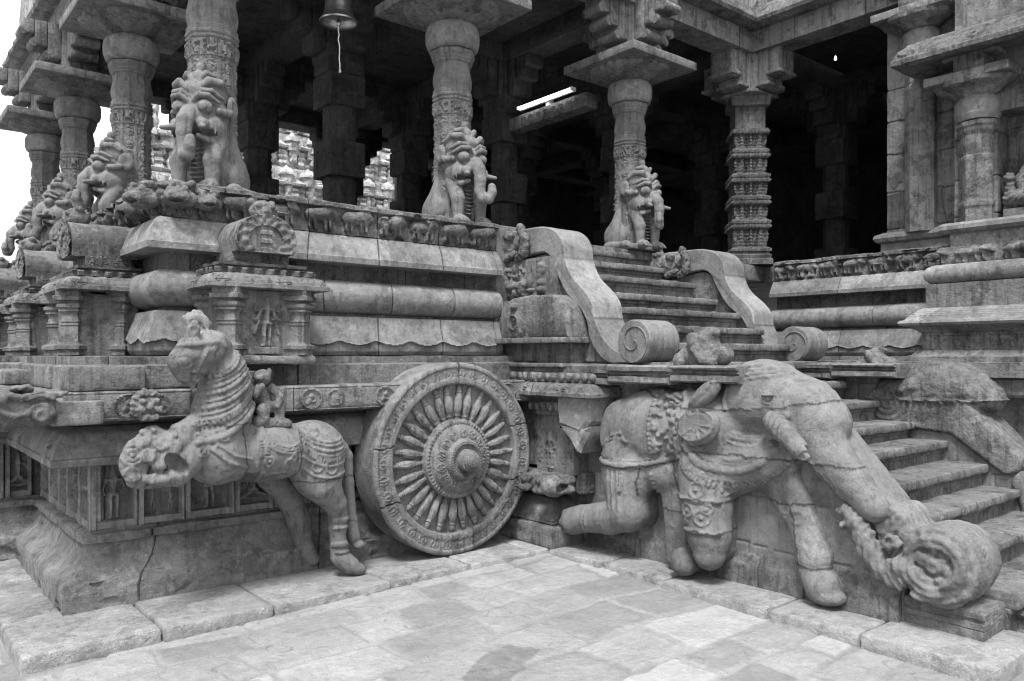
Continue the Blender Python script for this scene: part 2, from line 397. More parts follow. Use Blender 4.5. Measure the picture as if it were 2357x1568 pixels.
# ------------------------------------------------------------ sculpting with smoothly joined solids
import openvdb
class Clay:
    def __init__(s, lo, hi, vox):
        s.lo = np.array(lo, np.float32); s.vox = vox
        s.n = (np.ceil((np.array(hi) - s.lo) / vox) + 1).astype(int); s.D = np.full(s.n, 9., np.float32)
    def _reg(s, lo, hi, k):
        a = np.clip(np.floor((np.array(lo) - k - s.lo) / s.vox).astype(int) - 2, 0, s.n - 1)
        b = np.clip(np.ceil((np.array(hi) + k - s.lo) / s.vox).astype(int) + 3, 1, s.n)
        sl = tuple(slice(int(i), int(j)) for i, j in zip(a, b))
        g = [s.lo[i] + s.vox * np.arange(a[i], b[i]) for i in range(3)]
        return sl, np.meshgrid(*g, indexing='ij', sparse=True)
    def put(s, fn, lo, hi, k=.02, cut=False):
        sl, (x, y, z) = s._reg(lo, hi, k)
        if s.D[sl].size == 0: return s
        d = fn(x, y, z).astype(np.float32); o = s.D[sl]
        if cut: s.D[sl] = -smin(-o, d, k) if k else np.maximum(o, -d)
        else: s.D[sl] = smin(o, d, k)
        return s
    def cap(s, a, b, ra, rb=None, k=.02, cut=False, flat=None):
        rb = ra if rb is None else rb; a = np.array(a, float); b = np.array(b, float); d = b - a; L = float(d @ d) + 1e-9; r = max(ra, rb)
        def f(x, y, z):
            t = np.clip(((x - a[0]) * d[0] + (y - a[1]) * d[1] + (z - a[2]) * d[2]) / L, 0, 1)
            return np.sqrt((x - a[0] - t * d[0]) ** 2 + (y - a[1] - t * d[1]) ** 2 + (z - a[2] - t * d[2]) ** 2) - (ra + (rb - ra) * t)
        return s.put(f, np.minimum(a, b) - r, np.maximum(a, b) + r, k, cut)
    def chain(s, pts, rs, k=.02, cut=False):
        for i in range(len(pts) - 1): s.cap(pts[i], pts[i + 1], rs[i], rs[i + 1], k, cut)
        return s
    def ell(s, c, r, rot=None, k=.02, cut=False):
        c = np.array(c, float); r = np.array(r, float); R = np.eye(3) if rot is None else np.array(rot)
        def f(x, y, z):
            X, Y, Z = x - c[0], y - c[1], z - c[2]
            p = [(X * R[0][i] + Y * R[1][i] + Z * R[2][i]) / r[i] for i in range(3)]
            q = np.sqrt(p[0] ** 2 + p[1] ** 2 + p[2] ** 2)
            g = np.sqrt((p[0] / r[0]) ** 2 + (p[1] / r[1]) ** 2 + (p[2] / r[2]) ** 2)
            return q * (q - 1) / np.maximum(g, 1e-6)
        m = r.max(); return s.put(f, c - m, c + m, k, cut)
    def box(s, c, h, r=.01, rot=None, k=.01, cut=False):
        c = np.array(c, float); h = np.array(h, float) - r; R = np.eye(3) if rot is None else np.array(rot)
        def f(x, y, z):
            X, Y, Z = x - c[0], y - c[1], z - c[2]
            q = [np.abs(X * R[0][i] + Y * R[1][i] + Z * R[2][i]) - h[i] for i in range(3)]
            return np.sqrt(np.maximum(q[0], 0) ** 2 + np.maximum(q[1], 0) ** 2 + np.maximum(q[2], 0) ** 2) + np.minimum(np.maximum(q[0], np.maximum(q[1], q[2])), 0) - r
        m = np.linalg.norm(h + r); return s.put(f, c - m, c + m, k, cut)
    def snap(s): s.S = s.D.copy(); return s
    def hit(s, ax, a, b, off=0.):
        """outermost surface point seen from -x (ax=0: a=y, b=z) or from -y (ax=1: a=x, b=z)"""
        o = (1, 2) if ax == 0 else (0, 2)
        j = int(round((a - s.lo[o[0]]) / s.vox)); k = int(round((b - s.lo[o[1]]) / s.vox))
        j = min(max(j, 0), s.n[o[0]] - 1); k = min(max(k, 0), s.n[o[1]] - 1)
        line = s.S[:, j, k] if ax == 0 else s.S[j, :, k]
        w_ = np.where(line < 0)[0]
        if not len(w_): return None
        i = w_[0]; t = 0.
        if i > 0 and line[i - 1] < 5: t = line[i] / (line[i] - line[i - 1])
        c = s.lo[ax] + s.vox * (i - t) + off
        return (c, a, b) if ax == 0 else (a, c, b)
    def drape(s, ax, pts, r, k=.004, step=.02, off=-.004, cut=False):
        P = [s.hit(ax, *q, off) for q in resample([tuple(map(float, q)) for q in pts], step)]
        for a, b in zip(P[:-1], P[1:]):
            if a and b and math.dist(a, b) < step * 4: s.cap(a, b, r, r, k, cut)
        return s
    def beads(s, ax, pts, r, step, k=.003, off=-.005, rz=1.):
        for q in resample([tuple(map(float, q)) for q in pts], step):
            h = s.hit(ax, *q, off)
            if h: s.ell(h, (r, r, r * rz), k=k)
        return s
    def mesh(s, amp=.004, nf=8, seed=1, hf=None, fine=.0):
        D = s.D.copy()
        for ax in range(3):                                  # close at the borders
            for e in (0, -1):
                i = [slice(None)] * 3; i[ax] = e; D[tuple(i)] = np.maximum(D[tuple(i)], s.vox)
        g = openvdb.FloatGrid(); g.copyFromArray(np.ascontiguousarray(D))
        P, T, Q = g.convertToPolygons(isovalue=0.0, adaptivity=0.0)
        V = P.astype(np.float32) * s.vox + s.lo; F = Q.astype(np.int64)[:, ::-1]
        N = vnorm(V, F)
        d = fbm(V + seed, nf, 3, seed) * amp
        if fine: d = d + fbm(V + seed, 55, 2, seed + 5) * fine
        if hf is not None: d = d + hf(V, N)
        return V + N * d[:, None], F
def rotm(ax, deg):
    return [list(r) for r in Matrix.Rotation(math.radians(deg), 3, ax)]
# ============================================================ SETTING
def axis_coords(lo, hi, far, st, near):
    a = list(np.arange(lo, hi + 1e-6, st)); p = hi; s = st
    L = []
    while p < far: s *= 1.35; p += s; L.append(p)
    q = lo; s = st; R = []
    while q > -far: s *= 1.35; q -= s; R.append(q)
    return np.array(R[::-1] + a + L)
gx = axis_coords(-.2, 6.2, 400, .0125, 0); gy = axis_coords(1.2, 5.0, 400, .0125, 0)
X, Y = np.meshgrid(gx, gy, indexing='ij')
P0 = np.stack([X, Y, 0 * X], -1)
wx = X + .10 * fbm(P0, 1.1, 2, 5) + .03 * fbm(P0, 5, 2, 15); wy = Y + .10 * fbm(P0, 1.1, 2, 9) + .03 * fbm(P0, 5, 2, 19)
rr = random.Random(4)
rows = [-2.0]
while rows[-1] < 6: rows.append(rows[-1] + rr.uniform(.26, .42))
ri = np.searchsorted(rows, wy); rows_a = np.array(rows)
tint = np.ones_like(X); hgt = np.zeros_like(X); edge = np.full_like(X, 1.)
for k in range(1, len(rows)):
    m_ = ri == k
    if not m_.any(): continue
    br = [-2.0 + rr.uniform(0, .5)]
    while br[-1] < 8: br.append(br[-1] + rr.uniform(.34, .80))
    ba = np.array(br); ci = np.searchsorted(ba, wx[m_])
    tv = np.array([rr.choice([.72, .80, .88, .94, .98, 1.0, 1.04, 1.1, 1.2, 1.3]) for _ in range(len(ba) + 1)])
    hv = np.array([rr.uniform(-.006, .006) for _ in range(len(ba) + 1)])
    tint[m_] = tv[ci]; hgt[m_] = hv[ci]
    c0 = ba[np.clip(ci - 1, 0, len(ba) - 1)]; c1 = ba[np.clip(ci, 0, len(ba) - 1)]
    e = np.minimum(np.minimum(wx[m_] - c0, c1 - wx[m_]), np.minimum(wy[m_] - rows_a[k - 1], rows_a[k] - wy[m_]))
    edge[m_] = e
edge = edge + .022 * fbm(P0, 9, 3, 31)
mortar = np.clip((edge - .014) / .013, 0, 1)
tint = tint * mortar + (.84 + .16 * fbm(P0, 2, 2, 91)) * (1 - mortar); tint = tint * (1 + .07 * fbm(P0, 3.5, 4, 44) + .06 * fbm(P0, 22, 3, 45))
ck = np.abs(fbm(P0, 1.7, 3, 71)) < .006; tint = np.where(ck & (mortar > .9), tint * .72, tint)
# one dark, ragged slab set askew near the middle
dx, dy = X - 2.60, Y - 3.24
uu, vv = dx * .93 + dy * .37, -dx * .37 + dy * .93
dk2 = np.clip((.28 - np.abs(uu) + .08 * fbm(P0, 8, 3, 77)) * 90, 0, 1) * np.clip((.135 - np.abs(vv) - .25 * uu * uu + .06 * fbm(P0, 8, 3, 7)) * 90, 0, 1)
tint = tint * (1 - .33 * dk2 * (1 + .5 * fbm(P0, 14, 3, 3)))
Zg = hgt * mortar + .003 * fbm(P0, 3, 3, 3) - .007 * (1 - mortar)
# the court floor climbs very slightly to the inner corner
Zg = Zg + np.clip(.030 - .017 * np.hypot(X - 4.3, Y - 4.7), -.05, .03) * np.clip((12 - np.hypot(X, Y)) / 6, 0, 1)
Zg[np.hypot(X, Y) > 30] = -.05
I = np.arange(X.size).reshape(X.shape)
F = np.stack([I[:-1, :-1], I[1:, :-1], I[1:, 1:], I[:-1, 1:]], -1).reshape(-1, 4)
g = emit('ground', np.stack([X, Y, Zg], -1).reshape(-1, 3), F, M_floor, None, 180, tint.reshape(-1))
tag(g, 'pale worn paving of uneven stone slabs', kind='structure')

mb = MB(); rr = random.Random(8)
p = .66
while p < 4.2:                                      # strip in front of the horse and wheel
    wdt = min(rr.uniform(.62, .95), 4.30 - p + .01); yo = rr.uniform(-.015, .015)
    V, F = rbox((p + wdt / 2, (4.70 + yo + 5.45) / 2, -.07), (wdt - .008, .75 - yo, .26), r=.022, res=.05, amp=.008, seed=int(p * 50), nf=7)
    V[:, 2] += rr.uniform(-.004, .004); mb.add(V, F, tint=rr.uniform(.9, 1.08)); p += wdt
p = 5.45
while p < 14:                                       # strip along the left side
    V, F = rbox((.80, p + .45, -.072), (.36, .89, .26), r=.02, res=.06, amp=.007, seed=int(p * 9)); mb.add(V, F, tint=rr.uniform(.9, 1.1)); p += .9
p = 4.69
while p > 1.5:                                      # strip along the elephant
    wdt = rr.uniform(.52, .85)
    if p - wdt < 1.5: wdt = p - 1.47
    xo = rr.uniform(-.015, .02)
    V, F = rbox(((4.27 + xo + 5.0) / 2, p - wdt / 2, -.07), (.73 - xo, wdt - .01, .26), r=.022, res=.05, amp=.008, seed=int(p * 70), nf=7)
    V[:, 2] += rr.uniform(-.004, .004); mb.add(V, F, tint=rr.uniform(.92, 1.08)); p -= wdt
k = mb.build('kerb_path', M_kerb, None, 40); tag(k, 'raised granite kerb slabs along the foot of the temple', kind='structure')

# ============================================================ PORCH PLATFORM
plat = thing('temple_platform', 'carved stone porch platform with horse and wheel on its front', 'platform', (2.5, 5.6, .06))
def part(V, F, ex, tint, name, mat, parent, angle=35, label=None):
    o = emit(name, V, F, mat, None, angle, tint, ex); o.parent = parent
    o.matrix_parent_inverse = Matrix.Translation(parent.location).inverted(); 
    if label: o['label'] = label
    return o
LOW = [(.2, 13.5), (.2, 7.2), (1.15, 7.2), (1.15, 5.5), (4.64, 5.5)]
def wavy(s, z, o): return .003 * np.sin(s * 9) * (z > .2) - .016 * (fbm(np.stack([s, z * 2, 0 * s], -1), 5, 3, 12) > .30) + .012 * fbm(np.stack([s, z, 0 * s], -1), 3, 3, 2)
part(*sweep(LOW, [(-.2, .05), (.19, .05), (.192, .20), (.185, .225), (.155, .245), (.105, .275), (.065, .32), (.04, .375), (.03, .425), (.06, .432), (.062, .485), (.0, .49), (.0, .505), (-.2, .505)], wavy, seed=3, amp=.014, nf=6, joints=[1.2, 3.3, 5.1, 8.2, 9.35, 10.5]), 'plinth_base', M_plinth, plat)
part(*sweep(LOW, [(-.25, .50), (-.04, .50), (-.04, .94), (-.25, .94)], None, seed=4, ds=.1, dp=.1), 'plinth_core', M_wall, plat)
M_plinth2 = stone('niche_wall_stone', .34, mott=.18, bump=.08, stain=.3, light=.3)
# niched wall between base and lower cornice: framed panels with figures
def niche_panel(wd, seed, kind):
    rn = random.Random(seed)
    def H(u, v):
        fr = .034; h = np.zeros_like(u)
        ins = (u > fr) & (u < wd - fr) & (v > .05) & (v < .40)
        h = np.where(ins, -.055, 0.)
        if kind == 'stand': h = h + figure(u, v, wd / 2, .055, .33, .065, arms=2, lean=rn.uniform(-.08, .08)) * ins
        if kind == 'seat': h = h + figure(u, v, wd / 2, -.02, .36, .055, seated=True) * ins
        if kind == 'two': h = h + np.maximum(figure(u, v, wd * .32, .06, .16, .035), figure(u, v, wd * .7, .06, .15, .035)) * ins + np.where((v > .22) & (v < .25) & ins, .04, 0) + np.maximum(blob(u, v, wd * .4, .30, .06, .035, .03), blob(u, v, wd * .65, .29, .05, .03, .03)) * ins
        h = h + np.where((v > .405) & (v < .42), .012, 0) + np.where((np.abs(u - .02) < .012) | (np.abs(u - wd + .02) < .012), .010, 0)
        h = h + .006 * fbm(np.stack([u + seed, v, 0 * u], -1), 14, 3, seed) + .004 * fbm(np.stack([u + seed, v, 0 * u], -1), 40, 2, seed)
        return h
    return H
def panels(a, b, y, kinds, horizontal=True):
    n = len(kinds); tot = b - a; rn = random.Random(int(a * 10)); ws = [rn.uniform(.8, 1.2) for _ in kinds]; sw = sum(ws); p = a
    for i, kd in enumerate(kinds):
        wd = tot * ws[i] / sw
        if horizontal: V, F = hfield(wd - .006, .43, niche_panel(wd, i + int(a * 7) + 3, kd), (p, y, .505), (1, 0, 0), (0, 0, 1), (0, -1, 0), .007, .06)
        else: V, F = hfield(wd - .006, .43, niche_panel(wd, i + int(a * 9) + 2, kd), (y, p + wd - .006, .505), (0, -1, 0), (0, 0, 1), (-1, 0, 0), .011, .06)
        part(V, F, None, rn.uniform(.85, 1.1), 'niche_panel', M_plinth2, plat, 30); p += wd
panels(1.15, 4.60, 5.5, ['stand', 'two', 'stand', 'seat', 'stand', 'stand', 'seat', 'stand', 'two', 'stand', 'seat', 'stand'])
panels(5.51, 7.14, 1.15, ['two', 'stand', 'two', 'stand', 'two'], False)
panels(.2, 1.10, 7.2, ['stand', 'stand', 'stand', 'seat'])
def lowk(s, z, o):
    q = (s - 7.2) % 1.05; on = (s > 0)
    u = q; v = z
    m = np.maximum(ringh(u, v, .5, 1.0, .075, .012, .012), 0) * (z > .99)
    fan = rise(np.hypot((u - .5) / 1.3, v - 1.00) - .085, .03, .010) * (z > .985)
    return np.where(o > .1, m + fan + .006 * np.sin(u * 120 + 40 * v) * (fan > 0), 0)
part(*sweep(LOW, [(-.2, .935), (.23, .935), (.26, .945), (.262, .985), (.25, .99), (.25, 1.0), (.24, 1.04), (.215, 1.09), (.19, 1.13), (.14, 1.155), (.12, 1.165), (-.2, 1.17)], lowk, seed=6, amp=.005, joints=[1.6, 3.4, 5.2, 6.9, 8.65, 10.1]), 'lower_cornice', M_mould, plat)
part(*sweep(LOW, [(-.2, 1.17), (.10, 1.17), (.10, 1.215), (-.2, 1.215)], None, seed=7, ds=.1), 'shadow_course', M_wall, plat)
def ledgeh(s, z, o):
    s2 = np.maximum(s - 8.95, 0) if 0 else s
    q = (s + .12) % .52; f = (o > .38)
    h = medal(q, z, .19, 1.30, .075, .016, 3) + medal(q, z, .35, 1.30, .06, .012, 5) * .8
    pan = np.where((np.abs(q - .26) < .245) & (np.abs(z - 1.30) < .072), -.008, 0)
    return np.where(f, h + pan, 0)
part(*sweep(LOW, [(-.2, 1.21), (.38, 1.21), (.415, 1.225), (.42, 1.24), (.42, 1.365), (.41, 1.385), (.39, 1.392), (-.2, 1.395)], ledgeh, ds=.009, dp=.011, seed=8, amp=.006, joints=[.6, 1.75, 2.7, 4.1, 5.4, 6.4, 7.9, 8.75, 9.75, 10.35, 11.2]), 'ledge', M_wall, plat, 30)
part(*sweep([(.35, 13.5), (.35, 7.35), (1.15, 7.35), (1.15, 5.5), (4.60, 5.5)], [(-.3, 1.39), (.20, 1.39), (.20, 1.53), (.19, 1.54), (.14, 1.542), (.14, 1.592), (-.3, 1.595)], None, seed=9, amp=.007, nf=4, joints=[.6, 1.75, 2.7, 4.1, 5.1, 6.4, 7.3, 8.35, 9.0, 9.7, 10.2]), 'base_slab', M_wall, plat)
mb = MB()
for (cx, cy, sx, sy, z0, z1, sd) in ((1.16, 5.26, .42, .34, 1.392, 1.535, 1), (1.62, 5.235, .50, .22, 1.392, 1.54, 2), (2.14, 5.20, .66, .22, 1.54, 1.595, 3), (1.10, 5.9, .34, .7, 1.392, 1.54, 4), (1.0, 6.7, .4, .6, 1.392, 1.50, 5)):
    V, F = rbox((cx, cy, (z0 + z1) / 2), (sx, sy, z1 - z0), r=.02, res=.04, amp=.010, seed=sd); mb.add(V, F, tint=.9 + .06 * sd)
o = mb.build('corner_blocks', M_rough, None); o.parent = plat; o.matrix_parent_inverse = Matrix.Translation(plat.location).inverted()
UP = [(1.62, 13.6), (1.62, 5.6), (4.43, 5.6)]
UJ = [1.9, 3.5, 5.3, 6.6, 8.45, 9.05, 9.62, 10.2, 10.75]
def lotus(s, z, o):
    # petals: a scalloped raised lip along the lower third
    c = np.abs(((s / .30) % 1) - .5) * 2; lip = 1.675 + .035 * c ** 2
    sw = np.clip((lip - z) / .012, -1, 1)
    return np.where(o > .02, -.016 * (sw > 0) + .010 * np.exp(-((z - lip - .004) / .008) ** 2), 0)
part(*sweep(UP, [(-.2, 1.59), (.10, 1.592), (.135, 1.60), (.155, 1.63), (.155, 1.67), (.145, 1.71), (.12, 1.77), (.095, 1.83), (.085, 1.88), (.08, 1.895), (.05, 1.90), (-.2, 1.90)], lotus, ds=.02, dp=.01, seed=11, amp=.005, nf=4, joints=UJ, tv=.16), 'lotus_moulding', M_mould, plat, 40)
part(*sweep(UP, [(-.2, 1.90), (.0, 1.90), (.0, 1.925), (-.2, 1.925)], None, ds=.2, seed=12), 'fillet', M_wall, plat)
part(*sweep(UP, [(-.2, 1.922), (.01, 1.922)] + arc(.015, 2.05, .125, -85, 85, 12) + [(.01, 2.178), (-.2, 2.178)], None, seed=13, amp=.004, nf=3, joints=[x + .12 for x in UJ], tv=.14), 'roll_moulding', M_mould, plat, 50)
part(*sweep(UP, [(-.2, 2.175), (-.03, 2.175), (-.03, 2.31), (-.2, 2.31)], lambda s, z, o: np.where(o > -.1, .008 * ((s % .62) < .42), 0), seed=14, ds=.02), 'recess_wall', M_carv, plat)
def kap(s, z, o):
    q = s % .62
    h = rise(np.hypot(q - .31, z - 2.44) - .055, .03, .006)
    h = h + (h > 0.001) * .004 * np.sin(q * 170) * np.cos(z * 190)
    return np.where((o > .03) & (z > 2.36) & (z < 2.5), h, 0)
part(*sweep(UP, [(-.2, 2.30), (.12, 2.298), (.15, 2.302), (.153, 2.345), (.142, 2.35), (.138, 2.36), (.125, 2.40), (.10, 2.45), (.075, 2.49), (.06, 2.515), (.04, 2.525), (-.2, 2.53)], kap, ds=.016, dp=.014, seed=15, amp=.004, joints=UJ, tv=.08), 'upper_cornice', M_mould, plat, 38)
def frz(s, z, o):
    rn = random.Random(5); h = np.zeros_like(s)
    q = s % .30; kk = np.floor(s / .30)
    h = beast(q, z, .15, 2.545, .30, .20, .055)
    h = h + np.where((z > 2.72), .03, 0) - np.where((z < 2.72) & (h < .01), .03 * (.5 + .5 * fbm(np.stack([s, z, 0 * s], -1), 9, 3, 61)), 0)
    er = fbm(np.stack([s, z, 0 * s], -1), 6, 3, 66)
    h = h + .02 * er + np.where(er < -.22, -.03, 0)
    return np.where(o > .0, h, 0)
part(*sweep(UP, [(-.2, 2.53), (.05, 2.53), (.055, 2.56), (.055, 2.70), (.06, 2.715), (.06, 2.755), (.02, 2.77), (-.2, 2.77)], frz, ds=.012, dp=.012, seed=16, amp=.008, nf=9, joints=UJ), 'animal_frieze', M_rough, plat, 50)
V, F = rbox((4.57, 5.67, 2.15), (.30, .26, 1.22), r=.01, res=.05, amp=.006, seed=7); part(V, F, None, 1.0, 'end_wall', M_wall, plat)
mb = MB(); V, F = rbox((6.6, 9.85, 2.66), (10.0, 7.9, .20), r=.01, res=.6, amp=0); mb.add(V, F)
V, F = rbox((12.9, 5.6, 2.65), (7.4, 12.5, .20), r=.01, res=.6, amp=0); mb.add(V, F)
o = mb.build('floor', M_wall, None); o.parent = plat; o.matrix_parent_inverse = Matrix.Translation(plat.location).inverted()

# ============================================================ HALL PLATFORM (right of the stairs)
hp = thing('hall_platform', 'moulded stone base of the hall to the right of the stairs', 'platform', (8.9, 3.5, .06))
HW = [(9.0, 5.62), (9.0, -1.5)]
HJ = [.9, 2.1, 3.3, 4.2, 5.4]
part(*sweep(HW, [(-.2, 1.39), (.22, 1.39), (.22, 1.535), (.14, 1.54), (.14, 1.592), (-.2, 1.595)], None, seed=21, joints=HJ), 'base_slab', M_wall, hp)
part(*sweep(HW, [(-.2, 1.59), (.10, 1.592), (.135, 1.60), (.155, 1.63), (.155, 1.67), (.145, 1.71), (.12, 1.77), (.095, 1.83), (.085, 1.88), (.05, 1.90), (-.2, 1.90)], lotus, ds=.02, dp=.01, seed=22, joints=HJ, tv=.16), 'lotus_moulding', M_mould, hp, 40)
part(*sweep(HW, [(-.2, 1.90), (.0, 1.90), (.0, 1.925), (-.2, 1.925)], None, ds=.2, seed=12), 'fillet', M_wall, hp)
part(*sweep(HW, [(-.2, 1.922), (.01, 1.922)] + arc(.015, 2.05, .125, -85, 85, 12) + [(.01, 2.178), (-.2, 2.178)], None, seed=23, joints=[1.3, 2.6, 4.2], tv=.14), 'roll_moulding', M_mould, hp, 50)
part(*sweep(HW, [(-.2, 2.175), (-.03, 2.175), (-.03, 2.33), (-.2, 2.33)], None, seed=24, ds=.1), 'recess_wall', M_carv, hp)
part(*sweep(HW, [(-.2, 2.32), (.12, 2.318), (.15, 2.322), (.153, 2.365), (.142, 2.37), (.125, 2.41), (.10, 2.45), (.075, 2.49), (.06, 2.515), (.04, 2.525), (-.2, 2.53)], kap, ds=.02, dp=.014, seed=25, joints=HJ), 'upper_cornice', M_mould, hp, 38)
part(*sweep(HW, [(-.2, 2.53), (.05, 2.53), (.055, 2.56), (.055, 2.70), (.06, 2.715), (.06, 2.755), (.02, 2.77), (-.2, 2.77)], frz, ds=.014, dp=.012, seed=26, amp=.008, nf=9, joints=HJ), 'animal_frieze', M_rough, hp, 50)
NP = [(8.95, 3.42), (8.62, 3.42), (8.62, -1.5)]     # the bay that steps forward
part(*sweep(NP, [(-.3, 1.20), (.25, 1.20), (.27, 1.23), (.27, 1.37), (.24, 1.39), (-.3, 1.39)], ledgeh, ds=.014, dp=.014, seed=30), 'ledge', M_wall, hp)
part(*sweep(NP, [(-.3, 1.388), (.34, 1.388), (.34, 1.53), (.30, 1.535), (.30, 1.585), (.25, 1.60), (.22, 1.635), (.20, 1.65), (-.3, 1.65)], None, seed=31), 'bay_base', M_wall, hp)
def pan2(s, z, o):
    q = s % .40; h = np.where((np.abs(q - .2) < .17) & (np.abs(z - 1.735) < .065), -.015, 0)
    h = h + figure(q, z, .12, 1.66, .15, .025) + figure(q, z, .24, 1.66, .14, .025, lean=.1) + blob(q, z, .33, 1.71, .03, .04, .02)
    return np.where(o > .1, h, 0)
part(*sweep(NP, [(-.3, 1.648), (.18, 1.648), (.18, 1.83), (-.3, 1.83)], pan2, ds=.010, dp=.010, seed=32), 'figure_frieze', M_wall, hp, 30)
part(*sweep(NP, [(-.3, 1.828), (.19, 1.83), (.23, 1.86), (.29, 1.89), (.335, 1.90), (.35, 1.925), (.335, 1.95), (.30, 1.96), (.27, 2.0), (.22, 2.05), (.17, 2.08), (-.3, 2.08)], lambda s, z, o: np.where((z > 1.98) & (z < 2.06), .004 * np.sin(z * 330), 0) + np.where((z > 1.83) & (z < 1.89), .008 * np.sin(s * 70), 0), dp=.01, seed=33), 'cornice', M_mould, hp)
part(*sweep(NP, [(-.3, 2.078), (.15, 2.078), (.15, 2.32), (.12, 2.325), (-.3, 2.325)], None, seed=34, joints=[1.5, 2.6, 4]), 'bay_course', M_wall, hp)
part(*sweep(NP, [(-.3, 2.32), (.05, 2.32)] + arc(.07, 2.42, .10, -85, 85, 10) + [(.05, 2.52), (-.3, 2.52)], None, seed=35, joints=[1.7, 3.0]), 'bay_roll', M_mould, hp, 50)
part(*sweep(NP, [(-.3, 2.52), (.02, 2.52), (.02, 2.70), (-.3, 2.70)], lambda s, z, o: np.where(o > -.1, beast(s % .42, z, .21, 2.53, .42, .18, .06) + .02 * fbm(np.stack([s, z, 0 * s], -1), 7, 3, 5), 0), ds=.012, dp=.012, seed=36, amp=.01), 'animal_frieze', M_rough, hp, 50)
part(*sweep(NP, [(-.3, 2.70), (-.02, 2.70), (-.02, 2.83), (.03, 2.84), (.07, 2.87), (.07, 2.91), (.03, 2.94), (-.3, 2.94)], lambda s, z, o: np.where((z < 2.82) & (o > -.1), carve(s, z, 40, 9, .008), 0), ds=.012, dp=.012, seed=37), 'wall_base', M_mould, hp, 35)
# plain court-side wall under the hall base
part(*sweep([(9.0, 5.6), (8.62, 5.6), (8.62, -1.5)], [(-.3, 0.0), (.3, 0.0), (.3, .2), (.1, .35), (.05, .5), (.05, 1.2), (-.3, 1.2)], None, seed=38, ds=.08), 'plinth_base', M_wall, hp)

# ============================================================ HALL WALL (right)
hw = thing('hall_wall', 'block built temple wall with pilasters, eave and niche at right', 'wall', (9.1, 3.5, 2.77))
def wallh(s, z, o):
    h = np.zeros_like(s)
    for (zz, dip, ph) in ((3.02, 0, 0), (3.42, .02, 1), (3.86, .05, 2), (4.25, .02, 3), (4.6, 0, 4)):
        h = h - .010 * (np.abs(z - zz - dip * np.sin(s * 2 + ph)) < .007)
    for i, (z0, z1, sp) in enumerate(((2.8, 3.02, .5), (3.02, 3.42, .62), (3.42, 3.86, .36), (3.86, 4.25, .33), (4.25, 4.6, .8))):
        h = h - .010 * ((z > z0) & (z < z1) & (np.abs(s - sp - .03 * np.sin(z * 9)) < .008))
    return np.where(o > -.01, h + .005 * fbm(np.stack([s, z, 0 * s], -1), 4, 3, 7), 0)
WP = [(9.5, 4.25), (9.08, 4.25), (9.08, 3.42), (8.80, 3.42), (8.80, 3.02), (9.10, 3.02), (9.10, -1.5)]
V, F, ex, tt = sweep(WP, [(-.3, 2.94), (.0, 2.94), (0, 5.4), (-.3, 5.4)], wallh, ds=.014, dp=.014, seed=41, joints=[], tv=0, amp=.004)
sv = np.where((V[:, 0] > 9.0) & (V[:, 1] > 3.43), .42 + (4.25 - V[:, 1]), np.where(V[:, 1] > 3.0, 1.25 + (3.42 - V[:, 1]) + .28, 3 + (3 - V[:, 1]))); zv = V[:, 2]
tt = np.ones(len(V)); rn = random.Random(6)
for i, (z0, z1, sp) in enumerate(((2.8, 3.02, .5), (3.02, 3.42, .62), (3.42, 3.86, .36), (3.86, 4.25, .33), (4.25, 4.6, .8), (4.6, 5.0, .5), (5.0, 5.5, .9))):
    inn_ = (zv > z0) & (zv <= z1); sp += .42
    for a_, b_ in ((-1, sp), (sp, 1.25), (1.25, 1.6), (1.6, 1.95), (1.95, 9)): tt = np.where(inn_ & (sv > a_) & (sv <= b_), rn.choice([.72, .85, .95, 1.05, 1.15, 1.28]), tt)
    tt = np.where(inn_ & (np.abs(sv - sp - .03 * np.sin(zv * 9)) < .008), .4, tt)
for (zz, dip, ph) in ((3.02, 0, 0), (3.42, .02, 1), (3.86, .05, 2), (4.25, .02, 3), (4.6, 0, 4)): tt = np.where(np.abs(zv - zz - dip * np.sin(sv * 2 + ph)) < .008, .42, tt)
part(V, F, ex, tt, 'wall', M_wall, hw, 50)
part(*sweep(WP[:2] + [(9.08, 3.45)], [(-.3, 2.765), (.05, 2.765), (.05, 2.86), (.09, 2.88), (.11, 2.92), (.10, 2.955), (.03, 2.99), (-.3, 2.99)], lambda s, z, o: np.where((z > 2.86) & (o > 0), .008 * np.abs(np.sin(s * 30)), 0), ds=.015, dp=.015, seed=42), 'wall_base', M_mould, hw)

